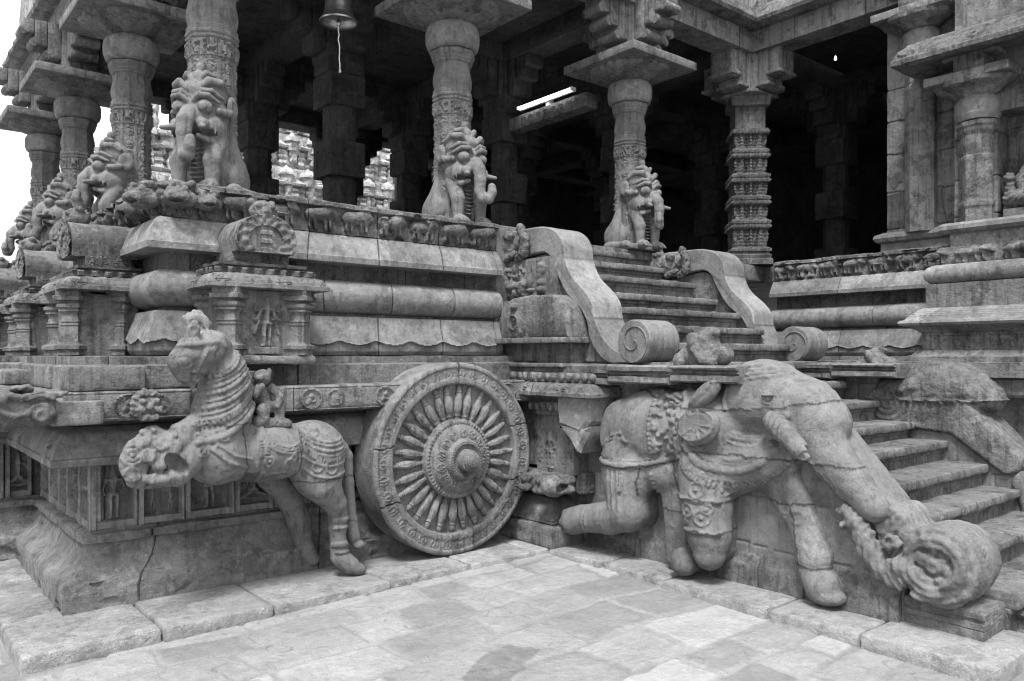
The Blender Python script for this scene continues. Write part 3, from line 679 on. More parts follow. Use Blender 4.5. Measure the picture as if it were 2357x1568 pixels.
V, F, ex, tt = sweep([(8.80, 3.02), (8.80, -1.5)], [(-.28, 4.02), (.035, 4.02), (.035, 4.20), (.0, 4.21), (.0, 5.4), (-.28, 5.4)], wallh, ds=.03, dp=.02, seed=44); part(V, F, ex, tt, 'lintel', M_wall, hw)
def acol(cx, cy, zc, R, name, label):
    """engaged many-sided column; zc = top of its cushion"""
    z0 = 2.95; s_ = R / .165
    pr = [(R, z0), (R, zc - 1.12), (R * 1.07, zc - 1.10), (R * 1.07, zc - 1.06), (R, zc - 1.04), (R, zc - .66), (R * 1.06, zc - .63), (R * 1.06, zc - .60), (R * .93, zc - .58), (R * 1.02, zc - .48), (R * .92, zc - .38), (R * 1.08, zc - .34), (R * 1.08, zc - .31), (R * 1.2, zc - .29), (R * 1.2, zc - .25), (R * .8, zc - .235)]
    V, F, ex = lathe(pr, 8, 8, (cx, cy, 0), dp=.016, hf=lambda th, z, r: np.where((z > zc - 1.03) & (z < zc - .68), carve(th * .16, z, 60, 4, .006), 0), amp=.002); part(V, F, ex, None, name, M_wall, hw, 35)
    V, F, ex = lathe([(R * .8, zc - .24), (R * 1.25, zc - .235), (R * 1.42, zc - .18), (R * 1.42, zc - .06), (R * 1.2, zc), (R * .8, zc)], 24, 2, (cx, cy, 0), dp=.02); part(V, F, ex, None, 'cushion', M_mould, hw, 50)
    V, F, ex = lathe([(R * .8, zc), (R * 1.2, zc), (R * 1.5, zc + .05), (R * 2.3, zc + .10), (R * 2.4, zc + .14), (R * .8, zc + .14)], 8, 10, (cx, cy, 0), dp=.02, hf=lambda th, z, r: .02 * np.abs(np.sin(th * 8)) * (r > .2)); part(V, F, ex, None, 'lotus_capital', M_wall, hw, 35)
    V, F = rbox((cx + .05, cy, zc + .18), (R * 5.2, R * 5.2, .085), r=.008, res=.05, amp=.005); part(V, F, None, 1.1, 'abacus', M_wall, hw)
    V, F = rbox((cx + .08, cy, zc + .24), (R * 3.0, R * 3.4, .06), r=.008, res=.05, amp=.005); part(V, F, None, 1.1, 'abacus', M_wall, hw)
    for (dy, dz, wd, hh_) in ((0, .40, .30, .30), (.16, .47, .2, .2), (-.16, .47, .2, .2)):
        V, F = rbox((cx - .02, cy + dy, zc + dz), (R * 3.0, wd, hh_), r=.025, res=.03, amp=.008, seed=int(cy * 9 + dz * 50)); part(V, F, None, 1., 'corbel', M_wall, hw)
acol(8.80, 3.20, 4.20, .150, 'column', '')
acol(9.06, 3.86, 5.14, .155, 'column', '')
V, F, ex, tt = sweep([(9.0, 3.40), (8.80, 3.40), (8.80, -1.5)], [(-.1, 4.62), (.15, 4.62), (.40, 4.585), (.47, 4.60), (.475, 4.645), (.455, 4.66), (.42, 4.73), (.34, 4.81), (.24, 4.87), (.12, 4.90), (-.1, 4.91)], lambda s, z, o: np.where((o > .2) & (z > 4.66), medal(s % .62, z, .3, 4.78, .10, .02, 7) + .012 * fbm(np.stack([s, z, 0 * s], -1), 14, 3, 4), 0), ds=.018, dp=.018, seed=47, amp=.01); part(V, F, ex, tt, 'niche_eave', M_rough, hw, 40)
# ============================================================ STAIRCASE
st = thing('staircase', 'wide stone stairs climbing from the court to the dark hall', 'stairs', (5.9, 3.0, .02))
SY = [5.87, 5.56, 5.22, 4.94, 4.68, 4.40, 4.13, 3.84, 3.54, 3.25, 2.97, 2.71, 2.41, 2.18, 1.90, 1.60]
SZ = [2.71, 2.54, 2.36, 2.17, 2.02, 1.855, 1.70, 1.54, 1.37, 1.21, 1.04, .905, .745, .58, .41, .24]
for i, (y, z) in enumerate(zip(SY, SZ)):
    mb = MB(); rn = random.Random(i + 50); zb = SZ[i + 1] if i + 1 < len(SZ) else .02
    x0, x1 = 4.97, 6.87; dep = 1.0 if i in (0, 7) else .46
    cuts = [x0] + ([rn.uniform(5.5, 6.3)] if rn.random() < .6 else []) + [x1]
    for a, b in zip(cuts[:-1], cuts[1:]):
        V, F = rbox(((a + b) / 2, y + dep / 2, z - .03), (b - a - .006, dep, .062), r=.016, res=.035, amp=.011, seed=i * 3 + int(a), nf=9)
        mb.add(V, F, tint=rn.uniform(.85, 1.1))
    V, F = rbox(((x0 + x1) / 2, y + .04 + dep / 2, z - .075), (x1 - x0, dep, .035), r=.006, res=.08, amp=.003, seed=i); mb.add(V, F, tint=.85)
    def ris(u, v, i=i):
        q = u % .21; return figure(q, v, .10, .0, .0001, 0) + ringh(q, v, .10, .045, .03, .006, .006) + np.where(np.abs(q - .2) < .006, .004, 0) + .003 * fbm(np.stack([u + i, v, 0 * u], -1), 12, 3, i)
    V, F = hfield(x1 - x0, max(.03, z - .09 - zb + .02), ris, (x0, y + .055, zb - .02), (1, 0, 0), (0, 0, 1), (0, -1, 0), .010 if i in (2, 3, 4, 5, 6, 11, 12) else .03, dep - .1)
    mb.add(V, F, tint=rn.uniform(.85, 1.0))
    o = mb.build('step', M_wall, None); o.parent = st; o.matrix_parent_inverse = Matrix.Translation(st.location).inverted()
def arc_step(r0, r1, z0, z1, name):
    V, F, ex = lathe([(r0 - .02, z0), (r0, z0 + .02), (r0 - .02, z0 + .04), (r0 - .025, z1 - .06), (r0, z1 - .04), (r0 + .01, z1 - .02), (r0, z1)], 48, 1, (5.92, 1.62, 0), dp=.015, hf=lambda th, z, r: np.where((z > z0 + .04) & (z < z1 - .06), .008 * np.sin(th * 46) * np.sin((z - z0) * 60), 0))
    o = emit(name, V, F, M_wall, None, 35, None, ex); o.parent = st; o.matrix_parent_inverse = Matrix.Translation(st.location).inverted()
arc_step(.82, 0, .0, .15, 'moonstone_step')

# ============================================================ BALUSTRADES
def bpart(name, V, F, mat, parent, angle=40, ex=None, tint=None, label=None):
    o = emit(name, V, F, mat, None, angle, tint, ex); o.parent = parent; o.matrix_parent_inverse = Matrix.Translation(parent.location).inverted()
    if label: o['label'] = label
    return o
def smooth_line(p, n=4):
    out = []
    p = [p[0]] + list(p) + [p[-1]]
    for i in range(1, len(p) - 2):
        for k in range(n):
            t = k / n; a, b, c, d = [np.array(q, float) for q in p[i - 1:i + 3]]
            out.append(tuple(.5 * ((2 * b) + (c - a) * t + (2 * a - 5 * b + 4 * c - d) * t * t + (3 * b - a - 3 * c + d) * t ** 3)))
    out.append(tuple(p[-1])); return out
def upper_balustrade():
    """volute parapet of the upper flight; local origin at its foot, thickness along +x from 0 to .35"""
    r = thing('volute_balustrade', 'smooth stone balustrade curling into a scroll left of the upper stairs', 'balustrade', (4.6, 4.6, 1.54))
    X0 = 4.60
    top = smooth_line([(5.56, 2.72), (5.3, 2.72), (5.12, 2.71), (4.97, 2.66), (4.87, 2.55), (4.84, 2.40), (4.76, 2.26), (4.61, 2.13), (4.53, 2.03), (4.50, 1.90), (4.42, 1.76), (4.31, 1.66), (4.22, 1.625), (4.10, 1.60)])
    bot = smooth_line([(4.10, 1.54), (4.22, 1.537), (4.34, 1.535), (4.46, 1.60), (4.56, 1.73), (4.60, 1.87), (4.68, 1.99), (4.83, 2.11), (4.94, 2.27), (5.01, 2.40), (5.06, 2.46), (5.18, 2.49), (5.56, 2.44)])
    V, F, ex = prism(top + bot, X0, X0 + .35, 'x', .02, .003, 3, .012)
    bt = np.where((V[:, 2] > 1.90) & (V[:, 2] < 2.42), 1.42, np.where(V[:, 2] > 2.42, 1.12, 1.02)) * np.where((np.abs(V[:, 2] - 2.42) < .012) | (np.abs(V[:, 2] - 1.90) < .012), .5, 1)
    bpart('band', V, F, M_gran, r, 40, ex, bt)
    # the volute: a spiral strip of stone rolled round its eye
    cy, cz = 4.085, 1.705; sp = []
    for k in range(0, 61):
        a = math.radians(-62 - k * 9.2); rad = .158 - .118 * (k / 60) ** .85; sp.append((cy - rad * math.cos(a) * -1 if 0 else cy + rad * math.sin(a + math.pi) * -1 * -1, cz + rad * math.cos(a + math.pi)))
    V, F, ex = lathe([(.02, 0), (.160, 0), (.168, .010), (.169, .10), (.166, .165), (.160, .175), (.166, .185), (.169, .26), (.168, .345), (.155, .36), (.02, .36)], 40, 1, dp=.02, amp=.002)
    V = np.stack([V[:, 2] + X0 - .005, V[:, 0] + cy, V[:, 1] + cz], -1)
    bpart('scroll', V, F, M_gran, r, 40, ex, 1.0)
    mb = MB(); pts = []
    for k in range(46):
        a = math.radians(-100 + k * 11); rad = .150 * (1 - k / 45) ** .8 + .012; pts.append((cy + rad * math.cos(a) * -1, cz + rad * math.sin(a)))
    for a, b in zip(pts[:-1], pts[1:]):
        V, F = rbox((0, 0, 0), (.016, math.dist(a, b) + .006, .010), r=.004, res=1, amp=0); an = math.atan2(b[1] - a[1], b[0] - a[0])
        mb.add(V, F, M=Matrix.Translation((X0 - .008, (a[0] + b[0]) / 2, (a[1] + b[1]) / 2)) @ Matrix.Rotation(an, 4, 'X'))
    o = mb.build('spiral_line', M_gran, None); o.parent = r; o.matrix_parent_inverse = Matrix.Translation(r.location).inverted()
    # solid flank below the band
    V, F, ex = prism([(5.62, 1.54), (5.62, 2.44), (5.15, 2.48), (5.05, 2.44), (4.95, 2.26), (4.84, 2.10), (4.68, 1.98), (4.60, 1.86), (4.56, 1.72), (4.46, 1.58), (4.36, 1.54)], X0 + .05, X0 + .33, 'x', .05, .004, 8, .01)
    bpart('flank', V, F, M_wall, r, 40, ex)
    # makara head at the top end, the band flowing from its mouth
    c = Clay((4.38, 5.15, 2.36), (5.05, 5.95, 2.86), .010)
    c.ell((4.73, 5.62, 2.58), (.26, .20, .155), k=.02).ell((4.76, 5.42, 2.595), (.21, .14, .14), k=.03)
    for x in (4.53, 4.97):
        c.ell((x, 5.50, 2.66), (.05, .05, .05), k=.01).ell((x, 5.70, 2.54), (.06, .10, .10), k=.02)
        c.chain([(x, 5.34, 2.72), (x, 5.28, 2.62), (x, 5.30, 2.50), (x, 5.38, 2.45)], [.035, .04, .04, .03], k=.015)
        c.chain([(x, 5.62, 2.70), (x, 5.72, 2.69), (x, 5.74, 2.62)], [.03, .03, .02], k=.01)
        c.chain([(x, 5.42, 2.50), (x, 5.55, 2.46), (x, 5.62, 2.50)], [.03, .035, .02], k=.01)
    def hf(V, N): return .006 * np.sin(V[:, 1] * 150 + 60 * V[:, 2]) * (V[:, 1] < 5.42) + .004 * np.sin(V[:, 1] * 90) * np.sin(V[:, 2] * 110)
    V, F = c.mesh(.006, 12, 3, hf, .002); bpart('makara_head', V, F, M_rough, r, 60)
    return r
ub = upper_balustrade()
ub2 = copy_tree(ub); ub2.location.x += 2.27; ub2.location.y += .02
ub2['label'] = 'speckled stone balustrade with broken scroll right of the upper stairs'
ub['group'] = ub2['group'] = 'scroll balustrades of the upper flight'

# left flank ornaments between the mouldings and the scroll (all face the court)
fl = thing('stair_flank', 'carved side wall of the stairs with chariot relief and domed niche', 'wall', (4.55, 5.0, 1.3))
def cart(u, v):
    h = np.zeros_like(u); rn = random.Random(12)
    for k in range(26):
        cx, cy = rn.uniform(.05, .52), rn.uniform(.05, .27); h = np.maximum(h, blob(u, v, cx, cy, rn.uniform(.02, .05), rn.uniform(.02, .05), rn.uniform(.03, .055)))
    h = np.maximum(h, beast(u, v, .30, .02, .34, .15, .05)); h = np.maximum(h, figure(u, v, .16, .10, .19, .05)); h = np.maximum(h, figure(u, v, .36, .12, .18, .05))
    h = np.maximum(h, ringh(u, v, .08, .10, .05, .012, .05))
    for (z, r_) in ((.06, .055), (.12, .045), (.18, .02), (.22, .035), (.26, .03)): h = np.maximum(h, blob(u, v, .62, z, r_, .04, .055))
    return h + .006 * fbm(np.stack([u, v, 0 * u], -1), 20, 3, 4)
V, F = hfield(.76, .34, cart, (4.55, 5.70, 2.10), (0, -1, 0), (0, 0, 1), (-1, 0, 0), .010, .12); bpart('chariot_relief', V, F, M_wall, fl, 60)
V, F, ex = prism([(5.62, 1.738), (5.60, 1.90), (5.50, 2.02), (5.36, 2.09), (5.1, 2.11), (4.82, 2.10), (4.70, 2.02), (4.64, 1.9), (4.62, 1.738)], 4.43, 4.66, 'x', .03, .010, 6, .025); bpart('dome_block', V, F, M_rough, fl, 50, ex)
def kudu(u, v):
    h = np.maximum(ringh(u, v, .17, .13, .06, .015, .03), rise(np.hypot((u - .17) / 1.25, v - .12) - .12, .06, .018))
    h = np.where(np.hypot(u - .17, (v - .13) / 1.15) < .05, .0 + figure(u, v, .17, .08, .09, .02), h)
    return h + blob(u, v, .17, .27, .05, .035, .04) + .005 * carve(u, v, 30, 8, 1.) * .8
V, F = hfield(.36, .32, kudu, (4.432, 5.47, 1.752), (0, -1, 0), (0, 0, 1), (-1, 0, 0), .008, .02); bpart('arch_ornament', V, F, M_wall, fl, 60)
mb = MB()
for (x0, y0, y1, z0, z1, r_) in ((4.34, 4.60, 5.66, 1.70, 1.745, .008), (4.50, 4.66, 5.60, 1.53, 1.70, .006), (4.47, 5.26, 5.36, 1.55, 1.70, .006), (4.46, 5.10, 5.18, 1.55, 1.70, .006), (4.36, 4.63, 5.62, 1.50, 1.535, .012), (4.40, 4.64, 5.60, 1.46, 1.50, .01)):
    V, F = rbox(((x0 + 4.7) / 2, (y0 + y1) / 2, (z0 + z1) / 2), (4.7 - x0, y1 - y0, z1 - z0), r=r_, res=.04, amp=.006, seed=int(z0 * 99)); mb.add(V, F)
o = mb.build('shelf_courses', M_wall, None); o.parent = fl; o.matrix_parent_inverse = Matrix.Translation(fl.location).inverted()
def tb(s, z, o): return np.where(o > .2, blob((s % .07), z, .035, 1.425, .03, .035, .025), 0)
V, F, ex, tt = sweep([(4.66, 5.75), (4.66, 4.62), (4.9, 4.62)], [(-.1, 1.385), (.28, 1.385), (.28, 1.46), (-.1, 1.46)], tb, ds=.01, dp=.01, seed=5, amp=.006); bpart('bead_course', V, F, M_wall, fl, 40, ex, tt)
V, F, ex, tt = sweep([(4.66, 5.75), (4.66, 4.62), (4.9, 4.62)], [(-.1, 1.265), (.34, 1.265), (.365, 1.275), (.365, 1.30), (.35, 1.31), (.33, 1.35), (.28, 1.38), (-.1, 1.385)], lambda s, z, o: np.where((o > .3) & (z > 1.3), medal(s % .36, z, .18, 1.335, .05, .02, 4), 0), ds=.012, dp=.01, seed=6, amp=.005); bpart('small_cornice', V, F, M_wall, fl, 40, ex, tt)
# stone core behind everything
V, F = rbox((4.82, 4.75, 1.45), (.31, 1.7, .19), r=.01, res=.3, amp=0); bpart('core', V, F, M_wall, fl)
V, F = rbox((4.83, 5.1, .79), (.34, 1.1, 1.46), r=.01, res=.3, amp=0); bpart('core', V, F, M_wall, fl)

# corner pilaster on its lotus pedestal
pl = thing('corner_pilaster', 'carved corner pilaster on lion bracket and lotus pedestal beside wheel', 'pilaster', (4.5, 4.9, .06))
def pp(*a, **k): return bpart(*a, **k)
V, F = rbox((4.60, 5.02, .145), (.66, .76, .17), r=.012, res=.04, amp=.005, seed=3); pp('pedestal', V, F, M_wall, pl)
V, F, ex, tt = sweep([(4.62, 5.5), (4.62, 5.0), (5.0, 5.0)], [(-.2, .22), (.27, .225), (.295, .24), (.29, .27), (.26, .33), (.22, .38), (.17, .42), (-.2, .44)], lambda s, z, o: np.where(o > .1, .010 * np.exp(-((z - (.27 + .06 * (np.abs(((s + .02) / .2) % 1 - .5) * 2) ** 2)) / .008) ** 2), 0), ds=.012, dp=.012, seed=4, jd=0); pp('lotus_base', V, F, M_mould, pl, 50, ex, tt)
c = Clay((4.14, 4.52, .42), (4.78, 5.40, .72), .009)
c.box((4.54, 5.0, .555), (.22, .34, .075), .02).ell((4.30, 4.66, .56), (.12, .10, .09), k=.03).ell((4.30, 5.10, .56), (.12, .13, .09), k=.03)
for (x, y) in ((4.22, 4.72), (4.24, 4.92), (4.42, 4.60)):
    c.ell((x, y, .60), (.05, .05, .04), k=.01); c.ell((x - .02, y, .53), (.05, .07, .035), k=.015); c.ell((x - .05, y + .02, .56), (.025, .045, .018), k=.008, cut=True)
c.ell((4.20, 5.06, .55), (.05, .07, .035), k=.012, cut=True).ell((4.31, 4.585, .55), (.06, .04, .035), k=.012, cut=True).box((4.60, 4.60, .56), (.07, .05, .085), .01)
V, F = c.mesh(.010, 22, 8, None, .003); pp('lion_bracket', V, F, M_rough, pl, 60)
def shaftf(u, v):
    return figure(u, v, .17, .03, .30, .03, lean=.05) + np.where(u < .08, carve(u, v, 45, 5, .006), 0) + .004 * fbm(np.stack([u, v, 0 * u], -1), 14, 3, 3)
V, F = hfield(.44, .50, shaftf, (4.48, 5.06, .63), (0, -1, 0), (0, 0, 1), (-1, 0, 0), .009, .25); pp('shaft', V, F, M_wall, pl, 50)
mb = MB()
for (cx, cy, sx, sy, z0, z1) in ((4.62, 4.88, .34, .42, 1.10, 1.19), (4.60, 4.88, .40, .40, 1.17, 1.215), (4.62, 4.88, .34, .46, 1.21, 1.27), (4.60, 5.30, .16, .40, .66, 1.27), (4.66, 4.80, .26, .30, .63, 1.1)):
    V, F = rbox((cx, cy, (z0 + z1) / 2), (sx, sy, z1 - z0), r=.008, res=.05, amp=.005, seed=int(z0 * 80)); mb.add(V, F)
for k in range(5):
    V, F = rbox((4.40, 4.72 + .08 * k, 1.175), (.05, .045, .06), r=.015, res=.02, amp=.004, seed=k); mb.add(V, F)
o = mb.build('capital', M_wall, None); o.parent = pl; o.matrix_parent_inverse = Matrix.Translation(pl.location).inverted()
mb = MB()
for (z0, z1, y0, y1, xo) in ((1.04, 1.31, 4.33, 4.70, 0), (.90, 1.04, 4.38, 4.66, .01)):
    V, F, ex = prism([(y0, z1), (y1, z1), (y1 + .01, (z0 + z1) / 2), (y1 - .02, z0), (y0 + .10, z0 - .05), (y0 + .0, z0 + .05)] if z0 > 1 else [(4.34, 1.045), (4.69, 1.045), (4.66, 1.0), (4.56, .92), (4.50, .84), (4.45, .83), (4.42, .9), (4.36, .98)], 4.36 + xo, 4.7, 'x', .04, .006, 5, .03); mb.add(V, F, ex, tint=1.15)
o = mb.build('hanging_block', M_mould, pl and None, 40); o.parent = pl; o.matrix_parent_inverse = Matrix.Translation(pl.location).inverted()

# ============================================================ MINIATURE SHRINES on the platform
def pil(mb, x, y, s=1.0):
    pr = [(.075, 1.60), (.075, 1.635), (.09, 1.64), (.09, 1.665), (.068, 1.675), (.060, 1.69), (.060, 1.80), (.066, 1.803), (.066, 1.812), (.060, 1.815), (.060, 1.822), (.066, 1.825), (.066, 1.833), (.060, 1.836), (.055, 1.87), (.062, 1.89), (.072, 1.897), (.072, 1.905), (.064, 1.91), (.080, 1.925), (.082, 1.94), (.070, 1.955), (.060, 1.958), (.062, 1.965), (.095, 1.972), (.098, 2.0), (.085, 2.005), (.085, 2.04)]
    V, F, ex = lathe([(a * s, z) for a, z in pr], 4, 4, (0, 0, 0), rot=math.pi / 4 + math.pi / 4, dp=.03)
    V[:, 0] = V[:, 0] + x; V[:, 1] = V[:, 1] + y; mb.add(V, F, ex)
def shrine(name_label):
    r = thing('niche_shrine', name_label, 'shrine', (0, 0, 1.59))
    def q(name, V, F, mat, ex=None, tt=None, ang=38):
        V = V - np.array((0, 0, 1.59), np.float32); o = emit(name, V, F, mat, r, ang, tt, ex); return o
    # local frame: x along the wall, -y outwards, y=0 is the wall plane
    V, F = rbox((0, -.17, 1.80), (.60, .40, .44), r=.006, res=.06, amp=.003, seed=2); q('body', V, F, M_wall)
    def fg(u, v): return figure(u, v, .13, .05, .32, .045, arms=8) + np.where((v < .045) & (np.abs(u - .13) < .08), .035, 0) + .003 * fbm(np.stack([u, v, 0 * u], -1), 16, 3, 3)
    V, F = hfield(.26, .42, fg, (-.13, -.372, 1.61), (1, 0, 0), (0, 0, 1), (0, -1, 0), .0065, .02); q('deity_panel', V, F, M_fine2, None, None, 60)
    for x in (-.235, .235):
        mb = MB(); pil(mb, x, -.36); V, F = np.concatenate(mb.V), np.concatenate(mb.F); q('pilaster', V, F, M_wall, mb.E)
    for x in (-.27, .27):
        mb = MB(); pil(mb, x * 1.04, -.08, .8); V, F = np.concatenate(mb.V), np.concatenate(mb.F); q('pilaster', V, F, M_wall, mb.E)
    P = [(-.30, .05), (-.30, -.36), (.30, -.36), (.30, .05)]
    def rf(s, z, o): return np.where((o > .04) & (z > 2.07) & (z < 2.13), medal(s % .31, z, .16, 2.10, .035, .012, 2), 0)
    V, F, ex, tt = sweep(P, [(-.28, 2.035), (.09, 2.035), (.115, 2.042), (.115, 2.068), (.10, 2.072), (.095, 2.09), (.075, 2.12), (.04, 2.135), (-.28, 2.137)], rf, ds=.010, dp=.009, seed=3, amp=.005, nf=10, joints=[]); q('roof', V, F, M_wall, ex, tt)
    V, F, ex, tt = sweep([(-.28, .05), (-.28, -.33), (.28, -.33), (.28, .05)], [(-.26, 2.135), (.06, 2.137), (.065, 2.175), (.0, 2.18), (.0, 2.19), (.02, 2.195), (.025, 2.215), (-.26, 2.22)], lambda s, z, o: np.where((o > .02) & (z < 2.175), .018 * np.sin(s * 85) + .012 * fbm(np.stack([s, z, 0 * s], -1), 20, 2, 3), 0), ds=.010, dp=.01, seed=4, amp=.006, nf=12, joints=[]); q('roof_frieze', V, F, M_rough, ex, tt)
    V, F = rbox((0, -.14, 2.25), (.40, .30, .10), r=.006, res=.05, amp=.002); q('neck', V, F, M_carv)
    # horseshoe arch with barrel behind
    A = [(-.20, 2.285)] + [(.215 * math.cos(math.radians(a)), 2.375 + .165 * math.sin(math.radians(a))) for a in range(195, -16, -10)] + [(.20, 2.285)]
    V, F, ex = prism(A, -.372, .06, 'y', .03, .004, 4, .006); q('barrel_vault', V, F, M_wall, ex)
    def ar(u, v):
        x, z = u - .22, v - .09; rr_ = np.hypot(x, z * 1.25); out_ = (rr_ < .215)
        th = np.arctan2(z, x); h = np.where(out_, .012 + .010 * np.sin(th * 14) * np.sin((rr_ - .12) * 60) * (rr_ > .115), -.06)
        h = np.maximum(h, np.where(out_, rise(np.abs(rr_ - .205) - .010, .01, .022), -.06)); h = np.where(rr_ < .112, -.035, h)
        h = np.where((np.abs(x) < .045) & (v > .0) & (v < .20) & (rr_ < .112), .0 + .01 * ((v % .06) < .03), h)
        return h
    V, F = hfield(.44, .27, ar, (-.22, -.375, 2.285), (1, 0, 0), (0, 0, 1), (0, -1, 0), .007, .06, drop=-.05); q('arch_front', V, F, M_wall, None, None, 40)
    c = Clay((-.13, -.44, 2.50), (.13, -.16, 2.70), .008)
    c.ell((0, -.30, 2.575), (.085, .085, .07), k=.01).ell((0, -.36, 2.55), (.05, .04, .03), k=.02)
    for x in (-.045, .045): c.ell((x, -.37, 2.60), (.022, .02, .02), k=.006).ell((x * 1.6, -.30, 2.63), (.025, .03, .025), k=.01)
    c.ell((0, -.40, 2.545), (.035, .015, .012), k=.004, cut=True)
    V, F = c.mesh(.006, 25, 3, None, .002); q('lion_face', V, F, M_rough, None, None, 60)
    return r
M_fine2 = stone('niche_stone', .23, bump=.12, mott=.2)
s1 = shrine('miniature pillared shrine with many armed deity above the horse'); s1.location = (2.14, 5.53, 1.59)
lab = ['small pillared shrine on the left side nearest the platform corner', 'second small shrine along the left side of the platform', 'farthest small shrine at the left edge of the photo']
for k, y in enumerate((6.33, 8.22, 10.1)):
    c_ = copy_tree(s1); c_.location = (1.54, y, 1.59); c_.rotation_euler = (0, 0, -math.pi / 2); c_['label'] = lab[k]
    c_['group'] = 'miniature shrines along the platform'
s1['group'] = 'miniature shrines along the platform'
# ============================================================ PILLARS
FZ = 2.77
def pillar_mesh():
    pr = [(.165, .0), (.165, 1.045), (.172, 1.05), (.172, 1.17), (.165, 1.175), (.175, 1.19), (.175, 1.205), (.168, 1.21), (.178, 1.225), (.178, 1.24), (.17, 1.25), (.172, 1.285),
          (.160, 1.295), (.168, 1.33), (.174, 1.37), (.172, 1.41), (.162, 1.46), (.155, 1.50), (.160, 1.53), (.176, 1.545), (.176, 1.56), (.184, 1.57), (.184, 1.59), (.195, 1.61), (.197, 1.645), (.175, 1.66)]
    def hf(th, z, r):
        k = (th % (math.pi / 4)) * .17; u = th * .165
        P = np.stack([np.cos(th) * 2, np.sin(th) * 2, z], -1)
        edge_ = np.abs(((th / (math.pi / 4)) + .5) % 1 - .5) * .13
        h = np.zeros_like(z)
        on = (z > .50) & (z < 1.03) & (edge_ > .012)
        q = ((th / (math.pi / 4)) % 1) * .135
        h += np.where(on, -.006 + medal(q, z % .115, .0675, .0575, .045, .011, 5) + .005 * np.sin(z * 180) * np.sin(q * 190) * (np.abs(q - .0675) > .045), 0)
        on2 = (z > 1.06) & (z < 1.165) & (edge_ > .010)
        h += np.where(on2, -.008 + .018 * (fbm(P, 16, 2, 8) > .0), 0)
        h += np.where((z > 1.19) & (z < 1.28), .002 * np.sin(th * 60), 0)
        return h
    return lathe(pr, 8, 14, dp=.010, hf=hf)
def yali_mesh():
    c = Clay((-.36, -.60, -.01), (.36, .36, 1.04), .0088)
    c.ell((0, .03, .23), (.17, .23, .25), k=.02).chain([(0, -.02, .2), (0, -.09, .60)], [.155, .150], k=.03).box((0, 0, .02), (.27, .27, .03), .01)
    for s in (-1, 1):
        c.chain([(.10 * s, .02, .44), (.14 * s, .06, .26)], [.075, .09], k=.03).ell((.165 * s, .07, .165), (.075, .165, .15), k=.03).chain([(.24 * s, .12, .05), (.25 * s, -.13, .04)], [.048, .042], k=.012).ell((.25 * s, -.16, .045), (.055, .07, .045), k=.006)
        c.chain([(.11 * s, -.17, .40), (.125 * s, -.26, .24), (.125 * s, -.26, .08)], [.078, .062, .048], k=.018).ell((.125 * s, -.30, .045), (.065, .08, .048), k=.008)
        for t in (-1, 0, 1): c.cap(((.125 + .036 * t) * s, -.35, .052), ((.125 + .04 * t) * s, -.385, .02), .017, .012, k=.003); c.cap(((.25 + .03 * t) * s, -.20, .045), ((.25 + .035 * t) * s, -.235, .02), .015, .010, k=.003)
        c.ell((.11 * s, -.20, .48), (.085, .13, .105), k=.012).ell((.095 * s, -.345, .485), (.046, .046, .042), k=.010)
        c.chain([(.06 * s, -.34, .40), (.12 * s, -.28, .375), (.16 * s, -.18, .40)], [.020, .024, .018], k=.004).ell((.13 * s, -.30, .43), (.055, .07, .020), k=.003, cut=True)
        for t in range(3): c.cap((.165 * s, -.22 - .035 * t, .445), (.165 * s, -.225 - .035 * t, .415), .010, .004, k=.001)
        c.cap((.09 * s, -.35, .46), (.155 * s, -.45, .435), .028, .016, k=.005)
        c.ell((.09 * s, -.305, .615), (.060, .055, .058), k=.004).ell((.098 * s, -.352, .608), (.034, .022, .034), k=.0015)
        c.chain([(.02 * s, -.33, .655), (.07 * s, -.355, .69), (.13 * s, -.33, .69), (.175 * s, -.25, .655)], [.016, .022, .020, .012], k=.003)
        c.chain([(.02 * s, -.31, .69), (.07 * s, -.33, .73), (.14 * s, -.30, .73), (.19 * s, -.22, .69)], [.014, .020, .020, .012], k=.003)
        c.chain([(.17 * s, -.24, .60), (.20 * s, -.17, .60), (.215 * s, -.10, .64)], [.028, .03, .02], k=.006).ell((.205 * s, -.10, .66), (.024, .075, .085), k=.006).ell((.235 * s, -.105, .655), (.016, .05, .055), k=.003, cut=True)
        c.chain([(.05 * s, -.28, .76), (.11 * s, -.28, .81), (.17 * s, -.22, .81), (.185 * s, -.15, .77), (.16 * s, -.13, .74)], [.024, .030, .028, .022, .015], k=.005)
        c.chain([(.03 * s, -.25, .83), (.07 * s, -.24, .88), (.11 * s, -.20, .87), (.10 * s, -.17, .84)], [.020, .024, .018, .012], k=.004)
        for row, (rr_, n) in enumerate(((.135, 9), (.175, 11), (.215, 12), (.255, 12))):       # mane locks
            for k in range(n):
                a = math.radians(-118 + k * 150 / n); y0, z0 = -.17 - rr_ * math.sin(math.radians(90)) * 0 + rr_ * math.cos(a) * .95, .50 + rr_ * math.sin(a)
                if y0 < -.16 and z0 > .3: continue
                xx = .155 - .25 * max(0, -z0 + .35); c.cap((xx * s, y0, z0), (xx * s, y0 + .045 * math.cos(a - .5), z0 + .045 * math.sin(a - .5)), .014, .006, k=.003)
    c.ell((0, -.15, .73), (.185, .15, .155), k=.012).ell((0, -.14, .60), (.19, .16, .16), k=.01).ell((0, -.20, .61), (.15, .14, .12), k=.015).ell((0, -.29, .53), (.105, .11, .085), k=.012).ell((0, -.22, .76), (.10, .09, .07), k=.012).ell((0, -.21, .86), (.055, .055, .055), k=.01).ell((0, -.18, .935), (.032, .045, .045), k=.008)
    for k in range(3): c.chain([(-.08, -.335 - .01 * k, .575 - .03 * k), (0, -.375 - .014 * k, .585 - .03 * k), (.08, -.335 - .01 * k, .575 - .03 * k)], [.007, .009, .007], k=.002)
